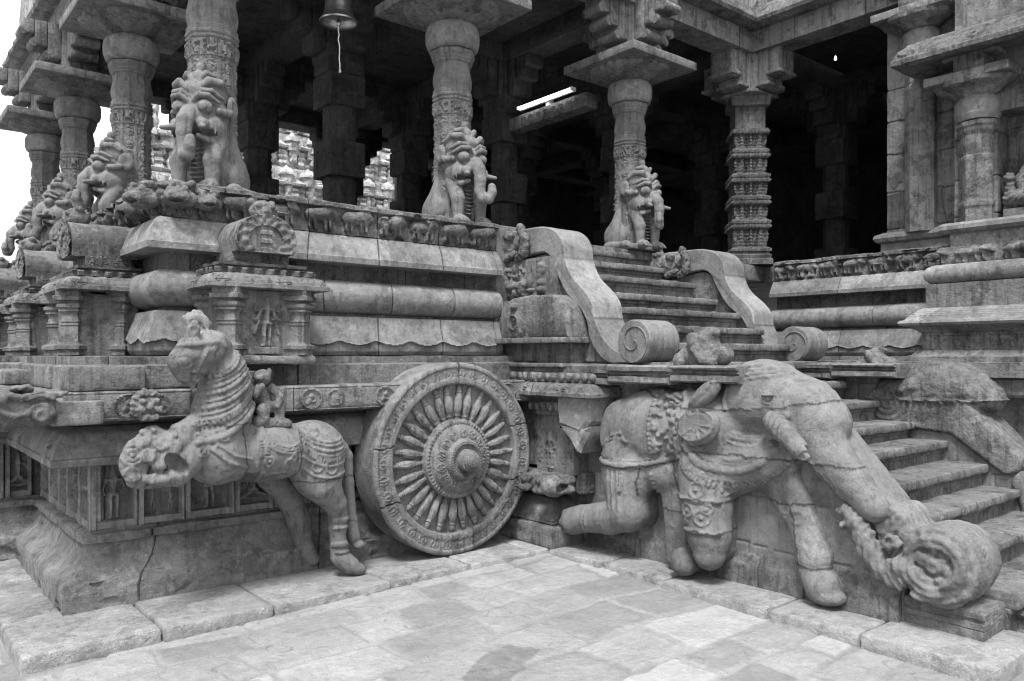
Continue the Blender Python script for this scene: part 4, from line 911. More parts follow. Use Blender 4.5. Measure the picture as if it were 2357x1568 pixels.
    c.chain([(0, -.36, .555), (.0, -.415, .49), (0, -.43, .40), (.0, -.42, .30), (.015, -.445, .235), (.055, -.48, .23), (.08, -.50, .285), (.08, -.495, .335)], [.062, .058, .053, .049, .047, .045, .041, .036], k=.010)
    for k in range(7): c.chain([(-.06 + .0 * k, -.24, .34 - .035 * k), (0, -.27, .325 - .035 * k), (.06, -.24, .34 - .035 * k)], [.006, .008, .006], k=.003)
    return c.mesh(.0025, 12, 5, None, .0012)
def capital_parts(r, mats=None):
    V, F, ex = lathe([(.12, 1.655), (.205, 1.66), (.228, 1.68), (.243, 1.73), (.245, 1.80), (.24, 1.85), (.222, 1.885), (.19, 1.905), (.12, 1.905)], 16, 2, dp=.02, hf=lambda th, z, R_: .006 * np.abs(np.sin(th * 4)) * (R_ > .2)); emit('cushion', V, F, M_mould, r, 50, None, ex)
    V, F, ex = lathe([(.12, 1.903), (.19, 1.905), (.22, 1.925), (.29, 1.955), (.37, 1.975), (.43, 2.0), (.44, 2.03), (.2, 2.03)], 8, 10, dp=.02, hf=lambda th, z, R_: .022 * np.abs(np.sin(th * 8)) * np.clip((R_ - .2) * 5, 0, 1) - .01); emit('lotus_capital', V, F, M_wall, r, 30, None, ex)
    V, F = rbox((0, 0, 2.078), (1.06, 1.06, .092), r=.008, res=.07, amp=.005, seed=4); emit('abacus', V, F, M_wall, r)
    for k in range(4):
        mb = MB(); sx = .34; M4 = Matrix.Rotation(k * math.pi / 2, 4, 'Z')
        for (x0, x1, z0, z1, wd) in ((.0, .20, 2.124, 2.72, .34), (.20, .34, 2.30, 2.72, .32), (.34, .47, 2.42, 2.72, .30), (.47, .58, 2.54, 2.72, .28)):
            V, F = rbox(((x0 + x1) / 2, 0, (z0 + z1) / 2), (x1 - x0, wd, z1 - z0), r=.02, res=.05, amp=.008, seed=k + int(x0 * 9)); mb.add(V, F, M=M4)
            V, F, ex = lathe([(.0, 0), (.05, 0), (.055, .02), (.05, wd * .9), (0, wd * .9)], 12, 1); V = np.stack([V[:, 0] + x1, V[:, 2] - wd * .45, V[:, 1] + z0 + .04], -1); mb.add(V, F, ex, M=M4)
        o = mb.build('corbel', M_wall, r)
        V, F = rbox((.0, 0, 2.2), (.28, .28, .18), r=.01, res=.2, amp=0)
def yali_pillar():
    r = thing('lion_pillar', '', 'pillar', (0, 0, FZ))
    V, F, ex = pillar_mesh(); emit('shaft', V, F, M_shaft, r, 30, None, ex)
    V, F = yali_mesh(); emit('seated_lion', V, F, M_yali, r, 60)
    capital_parts(r); return r
M_yali = stone('smooth_carved_granite', .26, mott=.15, stain=.2, light=.15, bump=.12, grain=.3)
yp = yali_pillar()
spots = [((2.11, 6.1), -45, 'tallest looking lion pillar at the front left corner of the porch'), ((4.34, 6.1), 0, 'lion pillar with raised trunk left of the stairs, light shaft in full view'),
         ((6.80, 6.1), 0, 'lion pillar at the top of the stairs under a weathered bracket'), ((2.11, 8.35), -90, 'lion pillar in profile just left of the corner pillar'),
         ((2.11, 10.75), -90, 'second lion pillar in profile along the left side of the porch'), ((2.11, 12.8), -90, 'farthest lion pillar at the left edge of the porch')]
for i, ((x, y), a, lb) in enumerate(spots):
    o = yp if i == 0 else copy_tree(yp); o.location = (x, y, FZ); o.rotation_euler = (0, 0, math.radians(a)); o['label'] = lb; o['group'] = 'lion pillars along the porch edge'
    if i in (2, 4):
        for ch in o.children:
            if ch.name.startswith('seated_lion'): ch.scale = (-.97, 1.0, 1.03)
for ch in yp.children:                               # the corner lion looks out diagonally; its pillar stays square to the porch
    if ch.name.split('.')[0] in ('abacus', 'lotus_capital', 'corbel', 'shaft', 'cushion'): ch.rotation_euler = (0, 0, math.radians(45))
# inner pillars: square blocks alternating with many-sided shafts
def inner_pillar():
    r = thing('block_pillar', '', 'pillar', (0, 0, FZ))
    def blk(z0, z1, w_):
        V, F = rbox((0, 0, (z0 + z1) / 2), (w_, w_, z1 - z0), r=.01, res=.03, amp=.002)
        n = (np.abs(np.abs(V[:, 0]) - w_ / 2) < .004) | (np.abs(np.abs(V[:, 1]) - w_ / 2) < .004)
        emit('carved_block', V, F, M_in_shade, r, 40)
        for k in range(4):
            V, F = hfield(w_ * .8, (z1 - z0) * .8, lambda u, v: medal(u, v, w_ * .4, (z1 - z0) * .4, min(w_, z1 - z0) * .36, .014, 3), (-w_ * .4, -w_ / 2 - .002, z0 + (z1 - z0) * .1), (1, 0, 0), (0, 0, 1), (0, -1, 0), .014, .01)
            a = k * math.pi / 2; Rm = np.array([[math.cos(a), -math.sin(a), 0], [math.sin(a), math.cos(a), 0], [0, 0, 1]]); emit('panel_relief', V @ Rm.T, F, M_in_shade, r, 60)
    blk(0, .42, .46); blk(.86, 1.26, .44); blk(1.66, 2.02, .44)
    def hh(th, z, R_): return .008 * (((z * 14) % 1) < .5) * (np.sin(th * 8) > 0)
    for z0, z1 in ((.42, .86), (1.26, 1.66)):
        V, F, ex = lathe([(.17, z0), (.17, z1)], 8, 4, dp=.02, hf=hh); emit('shaft', V, F, M_in_shade, r, 30, None, ex)
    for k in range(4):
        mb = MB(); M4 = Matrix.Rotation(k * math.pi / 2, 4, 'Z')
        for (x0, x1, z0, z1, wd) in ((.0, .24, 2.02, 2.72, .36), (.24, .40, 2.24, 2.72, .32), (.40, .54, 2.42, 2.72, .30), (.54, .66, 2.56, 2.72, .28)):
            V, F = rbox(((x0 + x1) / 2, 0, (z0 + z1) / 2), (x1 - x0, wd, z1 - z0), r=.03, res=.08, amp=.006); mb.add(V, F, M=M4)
        mb.build('corbel', M_in_shade, r)
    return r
ip = inner_pillar(); first = True
inn = [(4.34, 8.35), (6.8, 8.35), (9.1, 8.35), (4.34, 10.75), (6.8, 10.75), (9.1, 10.75), (4.34, 12.8), (6.8, 12.8), (9.1, 12.8), (11.4, 6.1), (11.4, 8.35), (11.4, 10.75)]
il = ['dark square block pillar behind the hanging bell', 'dark block pillar right of the middle lion pillar', 'dim block pillar just right of the lion pillar at the stair top',
      'dark block pillar just right of the corner lion pillar', 'dim block pillar left of the middle lion pillar', 'dim block pillar below the tube lamp', 'hidden far block pillar behind the corner lion pillar',
      'faint back row block pillar right of the bell pillar', 'faint back row block pillar behind the middle lion pillar', 'dim square pillar with round medallion inside the dark hall at right', 'faint pillar deep in the hall left of the tiered corner pillar', 'faintest pillar deep inside the hall']
for i, (x, y) in enumerate(inn):
    o = ip if i == 0 else copy_tree(ip); o.location = (x, y, FZ); o['label'] = il[i]; o['group'] = 'block pillars inside the porch'
# tiered corner pillar
tp = thing('tiered_pillar', 'densely carved square pillar of stacked tiers right of the stairs', 'pillar', (9.1, 6.1, FZ))
def tier(z0, z1, r0, name):
    h = z1 - z0
    pr = [(r0 + .026, z0), (r0 + .030, z0 + .03), (r0 + .015, z0 + .045), (r0, z0 + .055), (r0, z1 - .075), (r0 + .012, z1 - .07), (r0 + .022, z1 - .06), (r0 + .026, z1 - .03), (r0 + .016, z1 - .022), (r0 + .018, z1)]
    def hf(th, z, R_):
        q = ((th / (math.pi / 2)) % 1) * 2 * r0; v = z - z0 - .055
        mid = (z > z0 + .055) & (z < z1 - .075)
        qq = q % (r0 * .68); a = (np.abs(qq - r0 * .34) < r0 * .24)
        f1 = np.where(mid & a, -.035, 0) + np.where(mid, figure(qq, v, r0 * .34, .0, (h - .13) * .95, .035), 0) + np.where(mid, .006 * np.sin(z * 150), 0)
        teeth = np.where((z > z1 - .06) & (z < z1 - .02), .016 * (np.sin(q * 150) > 0), 0) + np.where((z < z0 + .04), .010 * (np.sin(q * 150) > 0), 0)
        return f1 + teeth
    V, F, ex = lathe(pr, 4, 40, dp=.010, hf=hf, rot=math.pi / 2); emit(name, V, F, M_fine, tp, 40, None, ex)
V, F, ex = lathe([(.27, 0), (.27, .07), (.25, .08), (.26, .12), (.235, .14), (.235, .17)], 4, 2, rot=math.pi / 2); emit('pillar_base', V, F, M_fine, tp, 40, None, ex)
z = .17
for k, h_ in enumerate((.36, .31, .29, .32, .31)):
    tier(z, z + h_, .222 - .004 * k, 'tier'); z += h_
V, F, ex = lathe([(.19, z), (.19, z + .28), (.24, z + .30), (.25, z + .40), (.25, z + .42)], 4, 10, rot=math.pi / 2, dp=.02); emit('pillar_top', V, F, M_fine, tp, 40, None, ex)
for k in range(4):
    mb = MB(); M4 = Matrix.Rotation(k * math.pi / 2, 4, 'Z')
    for (x0, x1, z0, z1, wd) in ((.0, .26, 2.18, 2.72, .40), (.26, .42, 2.24, 2.72, .34), (.42, .58, 2.36, 2.72, .34)):
        V, F = rbox(((x0 + x1) / 2, 0, (z0 + z1) / 2), (x1 - x0, wd, z1 - z0), r=.03, res=.03, amp=.008, seed=k); mb.add(V, F, M=M4)
        V, F = rbox(((x0 + x1) / 2, 0, z0 + .04), (x1 - x0 + .04, wd + .05, .05), r=.015, res=.04, amp=.006, seed=k); mb.add(V, F, M=M4)
    mb.build('corbel', M_wall, tp)

# ============================================================ ROOF of the porch and hall
rf = thing('temple_roof', 'heavy stone eaves, beams and ceiling over porch and hall', 'roof', (5, 8, 5.47))
def rp(name, V, F, mat, ex=None, tt=None, ang=38): return bpart(name, V, F, mat, rf, ang, ex, tt)
EV = [(2.0, 13.6), (2.0, 5.99), (8.99, 5.99), (8.99, -1.5)]
def arch_h(s, z, o): return np.where((o > .0) & (z > 5.52) & (z < 5.70), medal(s % .24, z, .12, 5.61, .07, .012, 2) , 0)
V, F, ex, tt = sweep(EV, [(-.24, 5.475), (.12, 5.475), (.12, 5.73), (-.24, 5.73)], arch_h, ds=.03, dp=.02, seed=50, amp=.004, nf=4); rp('edge_beam', V, F, M_wall, ex, tt)
V, F, ex, tt = sweep(EV, [(-.2, 5.73), (.20, 5.73), (.24, 5.745), (.30, 5.76), (.315, 5.80), (.30, 5.83), (.25, 5.92), (.18, 6.0), (.10, 6.05), (-.2, 6.06)], lambda s, z, o: np.where(o > .1, .016 * fbm(np.stack([s, z, 0 * s], -1), 12, 3, 9), 0), ds=.035, dp=.025, seed=51, amp=.012); rp('eave', V, F, M_rough, ex, tt)
V, F, ex, tt = sweep(EV, [(-.2, 6.06), (.08, 6.06), (.10, 6.5), (.07, 6.9), (-.2, 6.95)], None, ds=.1, dp=.1, seed=52); rp('parapet', V, F, M_plast, ex, tt)
M_dummy = None
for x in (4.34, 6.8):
    V, F = rbox((x, 9.9, 5.60), (.34, 7.9, .25), r=.01, res=.5, amp=.003, seed=3); rp('beam', V, F, M_in_shade)
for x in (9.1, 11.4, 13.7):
    V, F = rbox((x, 9.9 if x < 10 else 7., 5.60), (.36, 7.6 if x < 10 else 14., .25), r=.01, res=.5, amp=.003, seed=3); rp('beam', V, F, M_in_shade)
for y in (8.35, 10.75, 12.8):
    V, F = rbox((9., y, 5.605), (14, .34, .24), r=.01, res=.5, amp=.003, seed=4); rp('beam', V, F, M_in_shade)
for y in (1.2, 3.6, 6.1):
    V, F = rbox((12.6, y, 5.605), (6.6, .34, .24), r=.01, res=.5, amp=.003, seed=4); rp('beam', V, F, M_in_shade)
V, F = rbox((9.0, 9.9, 5.84), (14.2, 7.9, .22), r=.01, res=2, amp=0); rp('ceiling', V, F, M_in_shade)
V, F = rbox((12.6, 2.2, 5.84), (7.0, 7.4, .22), r=.01, res=2, amp=0); rp('ceiling', V, F, M_in_shade)
bk = thing('hall_back_wall', 'dark inner walls closing the hall behind the pillars', 'wall', (14, 8, FZ))
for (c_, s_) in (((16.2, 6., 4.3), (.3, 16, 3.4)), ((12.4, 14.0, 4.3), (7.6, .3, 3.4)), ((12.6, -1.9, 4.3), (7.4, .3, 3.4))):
    V, F = rbox(c_, s_, r=.01, res=.5, amp=.004); bpart('inner_wall', V, F, M_in_shade, bk)
V, F = rbox((9.35, 1.4, 4.1), (.3, 5.7, 2.9), r=.01, res=.5, amp=.004); bpart('inner_wall', V, F, M_in_shade, bk)
# ============================================================ LOWER BALUSTRADES (trunk and scroll)
def slab2(fn, x0, x1, r=.04):
    xc, h = (x0 + x1) / 2, (x1 - x0) / 2
    def f(x, y, z):
        a = fn(y, z) + r; b = np.abs(x - xc) - h + r
        return np.minimum(np.maximum(a, b), 0) + np.sqrt(np.maximum(a, 0) ** 2 + np.maximum(b, 0) ** 2) - r
    return f
def lower_balustrade():
    global plain_scroll
    r = thing('elephant_balustrade', 'thick stone balustrade of the lower stairs ending in a big carved ball scroll', 'balustrade', (4.83, 3.0, .06))
    top = [(4.64, 1.40), (3.2, 1.40), (3.1, 1.44), (2.9, 1.44), (2.72, 1.27), (2.59, 1.15), (2.49, .99), (2.38, .91), (2.28, .80), (2.20, .68), (2.16, .5), (2.09, .3), (2.09, .06), (4.64, .06)]
    V, F, ex = prism(top, 4.665, 5.0, 'x', .05, .008, 5, .012); blk = np.array([random.Random(int(a)).uniform(.88, 1.12) for a in np.floor(V[:, 1] / .46) + 10 * np.floor((V[:, 2] + .05 * np.floor(V[:, 1] / .46)) / .33)]); bpart('side_wall', V, F, M_gran, r, 40, ex, blk)
    ty = [(-9, .3), (2.09, .3), (2.16, .5), (2.20, .68), (2.28, .80), (2.38, .91), (2.49, .99), (2.59, 1.15), (2.72, 1.27), (2.9, 1.40), (4.64, 1.40)]
    def wf(u, v):
        y = 4.64 - u; z = v + .06; row = np.floor((z + .02 * np.sin(y * 3)) / .335); wj = .01 * fbm(np.stack([y, z, 0 * y], -1), 6, 2, 3)
        h = -.012 * ((np.abs(((z + .02 * np.sin(y * 3) + wj) / .335) % 1 - .5) > .487)); h = h - .012 * (np.abs((((y + wj) + row * .23) / .52) % 1 - .5) > .491)
        return np.where(z < np.interp(y, [p[0] for p in ty], [p[1] for p in ty]) - .012, .006 + h + .004 * fbm(np.stack([y, z, 0 * y], -1), 5, 3, 6), -1.)
    V, F = hfield(2.54, 1.33, wf, (4.664, 4.64, .06), (0, -1, 0), (0, 0, 1), (-1, 0, 0), .011, .0, drop=-.5); bk_ = np.floor((V[:, 2] + .02) / .335) * 9 + np.floor((V[:, 1] + np.floor((V[:, 2]) / .335) * .23) / .52)
    V[V[:, 0] > 5, 0] = 4.67; bpart('wall_face', V, F, M_gran, r, 60, None, np.array([random.Random(int(a) + 5).uniform(.8, 1.2) for a in bk_]))
    V, F, ex, tt = sweep([(4.66, 4.64), (4.66, 2.10)], [(-.05, .05), (.035, .05), (.035, .185), (.025, .20), (.012, .215), (.008, .25), (.0, .30), (-.05, .30)], None, ds=.03, dp=.02, seed=61, joints=[.45, 1.1, 1.62, 1.95], amp=.007); bpart('base_course', V, F, M_wall, r, 40, ex, tt)
    mb = MB()
    for (a, b, z0, z1, hx, sd) in ((4.68, 4.22, 1.37, 1.525, 4.36, 1), (4.20, 3.62, 1.39, 1.525, 4.37, 2), (3.60, 3.05, 1.41, 1.525, 4.40, 3)):
        V, F, ex, tt = sweep([(4.7, a), (4.7, b)], [(-.3, z0), (.25, z0), (.27, z0 + .012), (.27, z0 + .05), (.235, z0 + .055), (.255, z0 + .07), (.24, z0 + .085), (.28, z0 + .095), (.285, 1.515), (.26, 1.527), (-.3, 1.53)], None, ds=.02, dp=.012, seed=sd, joints=[], amp=.008, nf=9, tv=0); mb.add(V, F, ex, tt * (1 + .04 * sd))
    o = mb.build('coping', M_wall, None); o.parent = r; o.matrix_parent_inverse = Matrix.Translation(r.location).inverted()
    c = Clay((4.50, 1.48, .16), (5.10, 2.56, .86), .0115); cy, cz = 1.89, .435
    c.put(slab2(lambda y, z: np.hypot(y - cy, z - cz) - .212, 4.60, 4.985, .05), (4.57, 1.5, .2), (5.04, 2.15, .8), .02)
    c.put(slab2(lambda y, z: np.minimum(cap2(y, z, (2.16, .62), (2.08, .42), .10, .11), cap2(y, z, (2.08, .42), (1.88, .33), .12, .13)), 4.63, 5.0, .04), (4.6, 1.7, .16), (5.04, 2.4, .8), .05)
    PV, PF = c.mesh(.006, 14, 3, None, .003); plain_scroll = (PV, PF)
    rn = random.Random(9)
    # a curling beast head where the trunk meets the scroll, and a leafy roll over the ball's face
    c.chain([(4.62, 2.44, .655), (4.60, 2.39, .66), (4.59, 2.34, .62), (4.59, 2.29, .54), (4.59, 2.24, .45), (4.59, 2.18, .37), (4.60, 2.08, .29)], [.028, .042, .05, .058, .062, .055, .035], k=.02)
    c.ell((4.575, 2.40, .585), (.03, .035, .03), k=.015).ell((4.565, 2.31, .60), (.03, .03, .022), k=.01).ell((4.56, 2.24, .52), (.03, .035, .03), k=.012)
    c.ell((4.575, 2.12, .53), (.035, .055, .05), k=.015).ell((4.545, 2.125, .535), (.02, .022, .02), k=.008, cut=True)
    c.chain([(4.60, 2.16, .36), (4.59, 2.06, .40), (4.59, 1.98, .37), (4.59, 1.90, .29)], [.05, .06, .06, .05], k=.02)
    c.ell((4.575, 2.07, .33), (.03, .045, .045), k=.008).ell((4.575, 1.96, .28), (.03, .05, .048), k=.008)
    c.chain([(4.59, cy + .135 * math.cos(math.radians(a)), cz + .02 + .12 * math.sin(math.radians(a))) for a in range(-30, 260, 20)], [.03] * 15, k=.015)
    c.ell((4.58, cy + .01, cz + .03), (.022, .10, .08), k=.02, cut=True)
    for k in range(30):
        a = rn.uniform(0, 6.3); q = rn.uniform(.0, .12); c.ell((4.60, cy + .01 + q * math.cos(a), cz + .02 + .8 * q * math.sin(a)), (.032, rn.uniform(.018, .04), rn.uniform(.015, .032)), k=.012)
    def hf(V, N):
        x, y, z = V.T; rad = np.hypot(y - cy, z - cz); th = np.arctan2(z - cz, y - cy)
        h = np.where((rad > .195) & (x > 4.66) & (x < 4.76), .005 * np.sin(th * 46) * np.sin(x * 120), 0) + np.where((rad > .2), .004 * np.sin((x + .02 * np.sin(th * 3)) * 110), 0)
        P = np.stack([x, y, z], -1); h = h + (x < 4.64) * (.010 * fbm(P, 30, 2, 4) + .006 * np.sin(rad * 150))
        return h - .006 * (np.abs(x - 4.80 - .01 * np.sin(th * 4)) < .006) * (rad > .2)
    V, F = c.mesh(.007, 14, 3, hf, .004); bpart('carved_scroll', V, F, M_gran, r, 70)
    V, F, ex, tt = sweep([(4.68, 2.10), (4.68, 1.67), (5.02, 1.67), (5.02, 2.10)], [(-.12, .05), (-.0, .05), (.0, .105), (-.006, .11), (.0, .115), (.0, .145), (-.012, .15), (-.012, .165), (.0, .17), (.002, .20), (-.01, .215), (-.12, .22)], None, ds=.02, dp=.008, seed=63, joints=[], amp=.010, nf=12); bpart('pedestal', V, F, M_plinth, r, 40, ex, tt)
    V, F = rbox((4.85, 1.88, .14), (.3, .42, .155), r=.01, res=.1, amp=0); bpart('pedestal_core', V, F, M_plinth, r)
    return r
lb = lower_balustrade(); lb2 = copy_tree(lb); lb2.location.x += 2.21
for ch in list(lb2.children):
    if ch.name.startswith('carved_scroll'):
        o = emit('plain_scroll', plain_scroll[0], plain_scroll[1], M_gran); o.parent = lb2; o.matrix_parent_inverse = ch.matrix_parent_inverse.copy(); bpy.data.objects.remove(ch)
lb2['label'] = 'right hand balustrade of the lower stairs seen from its inner side'
lb['group'] = lb2['group'] = 'balustrades of the lower stairs'

# ============================================================ ELEPHANT
def bands(y, z, cy, cz, rads, wd, dep):
    q = np.hypot(y - cy, z - cz); h = 0
    for r_ in rads: h = h + dep * np.exp(-((q - r_) / wd) ** 2)
    return h
def crack(a, z, pts, wd=.006, dep=.016):
    zz = np.interp(a, [p[0] for p in pts], [p[1] for p in pts]) + .006 * np.sin(a * 31) + .004 * np.sin(a * 77)
    return -dep * (np.abs(z - zz) < wd) * (a > pts[0][0]) * (a < pts[-1][0])
def crmask(a, z, lists, wd=.0065):
    m = np.zeros(len(a))
    for pts in lists:
        zz = np.interp(a, [p[0] for p in pts], [p[1] for p in pts]) + .005 * np.sin(a * 31) + .003 * np.sin(a * 77)
        m = np.maximum(m, (np.abs(z - zz) < wd) * (a > pts[0][0]) * (a < pts[-1][0]))
    return m
el = thing('elephant_statue', 'large striding stone elephant carved on the left side of the stairs', 'statue', (4.6, 3.5, .06))
c = Clay((4.20, 2.05, .05), (5.08, 4.76, 1.66), .0105)
c.ell((4.66, 3.88, 1.04), (.27, .46, .325), rotm('X', -5), k=.03).ell((4.66, 3.40, 1.04), (.27, .34, .34), k=.06).ell((4.60, 3.74, .76), (.17, .28, .165), k=.04)
c.ell((4.76, 3.05, 1.29), (.285, .30, .285), k=.04).ell((4.76, 2.80, 1.245), (.26, .27, .22), k=.07).ell((4.76, 2.63, 1.16), (.22, .16, .15), k=.06)
c.ell((4.66, 3.10, 1.06), (.16, .24, .18), k=.03).ell((4.66, 3.12, .90), (.19, .40, .20), k=.03).ell((4.64, 3.28, .78), (.20, .26, .15), k=.04)
c.chain([(4.70, 2.70, 1.12), (4.665, 2.52, .955), (4.645, 2.38, .83), (4.64, 2.25, .70)], [.185, .13, .108, .09], k=.025)
c.put(slab2(lambda y, z: np.minimum(cap2(y, z, (2.82, 1.17), (2.53, .92), .16, .125), cap2(y, z, (2.53, .92), (2.27, .67), .125, .09)), 4.70, 5.01, .02), (4.7, 2.1, .5), (5.05, 3.0, 1.5), .02)
# near hind leg, flexed and trailing, with toes
c.ell((4.52, 4.07, .72), (.16, .24, .28), k=.03).chain([(4.52, 4.07, .62), (4.48, 4.03, .43), (4.46, 4.20, .36), (4.45, 4.48, .31), (4.44, 4.57, .28)], [.18, .15, .125, .105, .112], k=.025)
for t in (-.05, 0., .05): c.ell((4.38 + abs(t) * .6, 4.64, .27 + t * 1.4), (.035, .03, .03), k=.006)
# other hind leg and both fore legs
c.chain([(4.62, 3.64, .68), (4.60, 3.62, .40), (4.60, 3.60, .17)], [.125, .105, .105], k=.02)
c.chain([(4.54, 3.36, .80), (4.49, 3.33, .58), (4.455, 3.28, .38), (4.43, 3.265, .27)], [.20, .175, .145, .11], k=.025)
c.ell((4.43, 3.47, .175), (.095, .10, .10), k=.012)
c.chain([(4.74, 2.90, .82), (4.69, 2.76, .64), (4.66, 2.68, .50), (4.635, 2.62, .34)], [.18, .125, .10, .115], k=.03).chain([(4.63, 2.62, .25), (4.61, 2.55, .175)], [.10, .115], k=.008)
c.ell((4.60, 2.52, .13), (.10, .12, .06), k=.01)
# hollow between jaw and trunk root
c.ell((4.47, 2.93, 1.09), (.10, .20, .075), rotm('X', -8), k=.05, cut=True)
# the legs are cut in one with the wall: solid stone runs back from each of them
def leg2(p, r): return lambda y, z: np.minimum.reduce([cap2(y, z, p[i], p[i + 1], r[i], r[i + 1]) for i in range(len(p) - 1)])
for p_, r_ in (([(4.07, .62), (4.03, .43), (4.20, .36), (4.46, .31)], [.17, .14, .115, .095]), ([(3.36, .80), (3.34, .58), (3.31, .38), (3.29, .27)], [.18, .14, .11, .08]), ([(3.64, .68), (3.62, .40), (3.60, .17)], [.12, .10, .10]), ([(3.47, .175), (3.46, .18)], [.08, .08]), ([(4.1, 1.0), (3.5, 1.05)], [.27, .30])):
    c.put(slab2(leg2(p_, r_), 4.50, 4.69, .03), (4.5, min(q[0] for q in p_) - .3, min(q[1] for q in p_) - .3), (4.69, max(q[0] for q in p_) + .3, max(q[1] for q in p_) + .35), .03)
# ears: a broad lower lobe with a rim and a folded upper lobe
c.ell((4.375, 3.31, 1.12), (.06, .172, .122), rotm('X', -14), k=.003).ell((4.45, 3.31, 1.335), (.045, .155, .065), rotm('X', -38), k=.006)
c.ell((4.318, 3.315, 1.135), (.026, .138, .088), rotm('X', -14), k=.002, cut=True).ell((4.40, 3.31, 1.335), (.016, .11, .03), rotm('X', -38), k=.003, cut=True)
c.snap()
A_ = lambda cy_, cz_, r_, a0, a1, n=30: [(cy_ + r_ * math.cos(math.radians(a0 + (a1 - a0) * i / n)), cz_ + r_ * math.sin(math.radians(a0 + (a1 - a0) * i / n))) for i in range(n + 1)]
for r_ in (.295, .322): c.drape(0, A_(3.13, 1.20, r_, 215, 322), .015, .003)
c.beads(0, A_(3.13, 1.20, .365, 212, 325), .032, .066, off=-.006)
for r_ in (.405, .428): c.drape(0, A_(3.13, 1.20, r_, 212, 325), .015, .003)
for q, q2 in zip(A_(3.13, 1.20, .445, 212, 325, 34), A_(3.13, 1.20, .475, 212, 325, 34)): c.drape(0, [q, q2], .012, .002, .03, -.008)
for r_ in (.30, .325): c.drape(0, A_(3.02, 1.36, r_, 205, 292), .014, .003)
c.drape(0, A_(3.05, 1.20, .20, 190, 300), .008, .003)
er_ = lambda a, f: (3.315 + f * (.150 * math.cos(a) * .97 + .098 * math.sin(a) * .24), 1.13 + f * (-.150 * math.cos(a) * .24 + .098 * math.sin(a) * .97))
c.drape(0, [er_(2 * math.pi * i / 30, 1.0) for i in range(31)], .010, .002, .02, -.002)
for k in range(5): c.drape(0, [er_(math.radians(200 + 32 * k), .35), er_(math.radians(200 + 32 * k), .85)], .006, .004)
# blanket
BE = [(4.34, .83), (4.25, .795), (4.1, .785), (3.9, .79), (3.72, .83), (3.62, .87), (3.50, .90)]
c.drape(0, BE, .020, .004); c.drape(0, [(y, z + .035) for y, z in BE], .008, .003)
c.drape(0, [(3.49, .92), (3.485, 1.1), (3.50, 1.30)], .016, .004)
rn = random.Random(4)
for k in range(70):
    y, z = rn.uniform(3.50, 3.74), rn.uniform(.88, 1.36); h = c.hit(0, y, z, -.004)
    if h: c.ell(h, (.024, rn.uniform(.018, .032), rn.uniform(.012, .022)), rotm('X', rn.uniform(-40, 40)), k=.006)
c.beads(0, [(3.76, .90), (3.765, 1.1), (3.77, 1.34)], .018, .038)
for k in range(4): c.drape(0, [(4.14 - .05 * k, .745), (4.12 - .05 * k, .60), (4.10 - .05 * k, .46)], .008, .004)
for k in range(3): c.drape(0, [(4.05, .40 - .0 * k), (4.2, .36), (4.4, .33)], .001, .001)
for y_ in (4.36, 4.40): c.drape(0, [(y_, .44), (y_ - .01, .22)], .010, .003)
for k in range(9): c.drape(0, [(3.44 - .018 * k, 1.245 + .012 * k), (3.40 - .018 * k, 1.30 + .012 * k)], .007, .003)
for k in range(5): c.drape(0, [(2.64 - .05 * k, 1.0 - .055 * k), (2.60 - .05 * k, .93 - .055 * k)], .006, .004)
for k in range(8): c.drape(0, [(4.30 - .03 * k, .84 + .0 * k), (4.26 - .035 * k, .90 + .012 * k)], .015, .003, .03)
c.drape(0, [(4.30, .90), (4.2, .95), (4.08, .98), (3.98, .96)], .012, .003); c.beads(0, [(4.28, .93), (4.18, .99), (4.05, 1.02)], .014, .035)
# leg bands and knee ornaments
for z in (.635, .43): c.drape(0, [(3.54 - (.62 - z) * .4, z), (3.13, z - .01)], .014, .003)
for (y, z, r_) in ((3.36, .56, .045), (3.25, .52, .05), (3.38, .50, .03), (3.22, .58, .03), (3.30, .70, .05), (3.17, .70, .03)):
    c.drape(0, A_(y, z, r_, 0, 360, 14), .008, .003); c.beads(0, [(y, z), (y + .001, z)], .014, .02)
for (y, z, r_) in ((2.78, .64, .045), (2.70, .58, .04), (2.82, .57, .03)): c.drape(0, A_(y, z, r_, 0, 360, 12), .008, .003)
c.beads(0, [(4.0, .70), (4.0, .60)], .016, .03).beads(0, [(3.77, .74), (3.77, .62)], .018, .03)
# head dress, brow, eye, trunk folds
for k in range(4): c.drape(0, [(3.24 - .01 * k, 1.42 + .028 * k), (3.05, 1.44 + .03 * k), (2.86, 1.47 + .025 * k), (2.74, 1.50 + .01 * k)], .010, .004)
c.drape(0, A_(2.87, 1.315, .038, 20, 160, 8), .007, .003).drape(0, A_(2.87, 1.325, .038, 200, 340, 8), .006, .003).beads(0, [(2.87, 1.32), (2.871, 1.32)], .018, .02)
c.drape(0, A_(2.87, 1.31, .06, 25, 155, 8), .006, .004)
c.drape(0, [(3.18, 1.40), (3.21, 1.30), (3.19, 1.24)], .012, .005)
for k in range(3): c.drape(0, [(2.82 - .035 * k, 1.24 - .02 * k), (2.76 - .035 * k, 1.16 - .02 * k), (2.80 - .03 * k, 1.08)], .012, .005)
def ehf(V, N):
    x, y, z = V.T
    return (z > 1.38) * (y < 3.2) * .005 * fbm(V * np.array([1, 1, 3.]), 18, 2, 5)
V, F = c.mesh(.006, 8, 3, ehf, .0015)
x, y, z = V.T; out_ = x < 4.70
m_ = crmask(y, z, [[(2.36, 1.345), (2.62, 1.30), (2.8, 1.262), (3.2, 1.235), (3.46, 1.225)], [(3.46, 1.222), (3.9, 1.33), (4.3, 1.36)]])
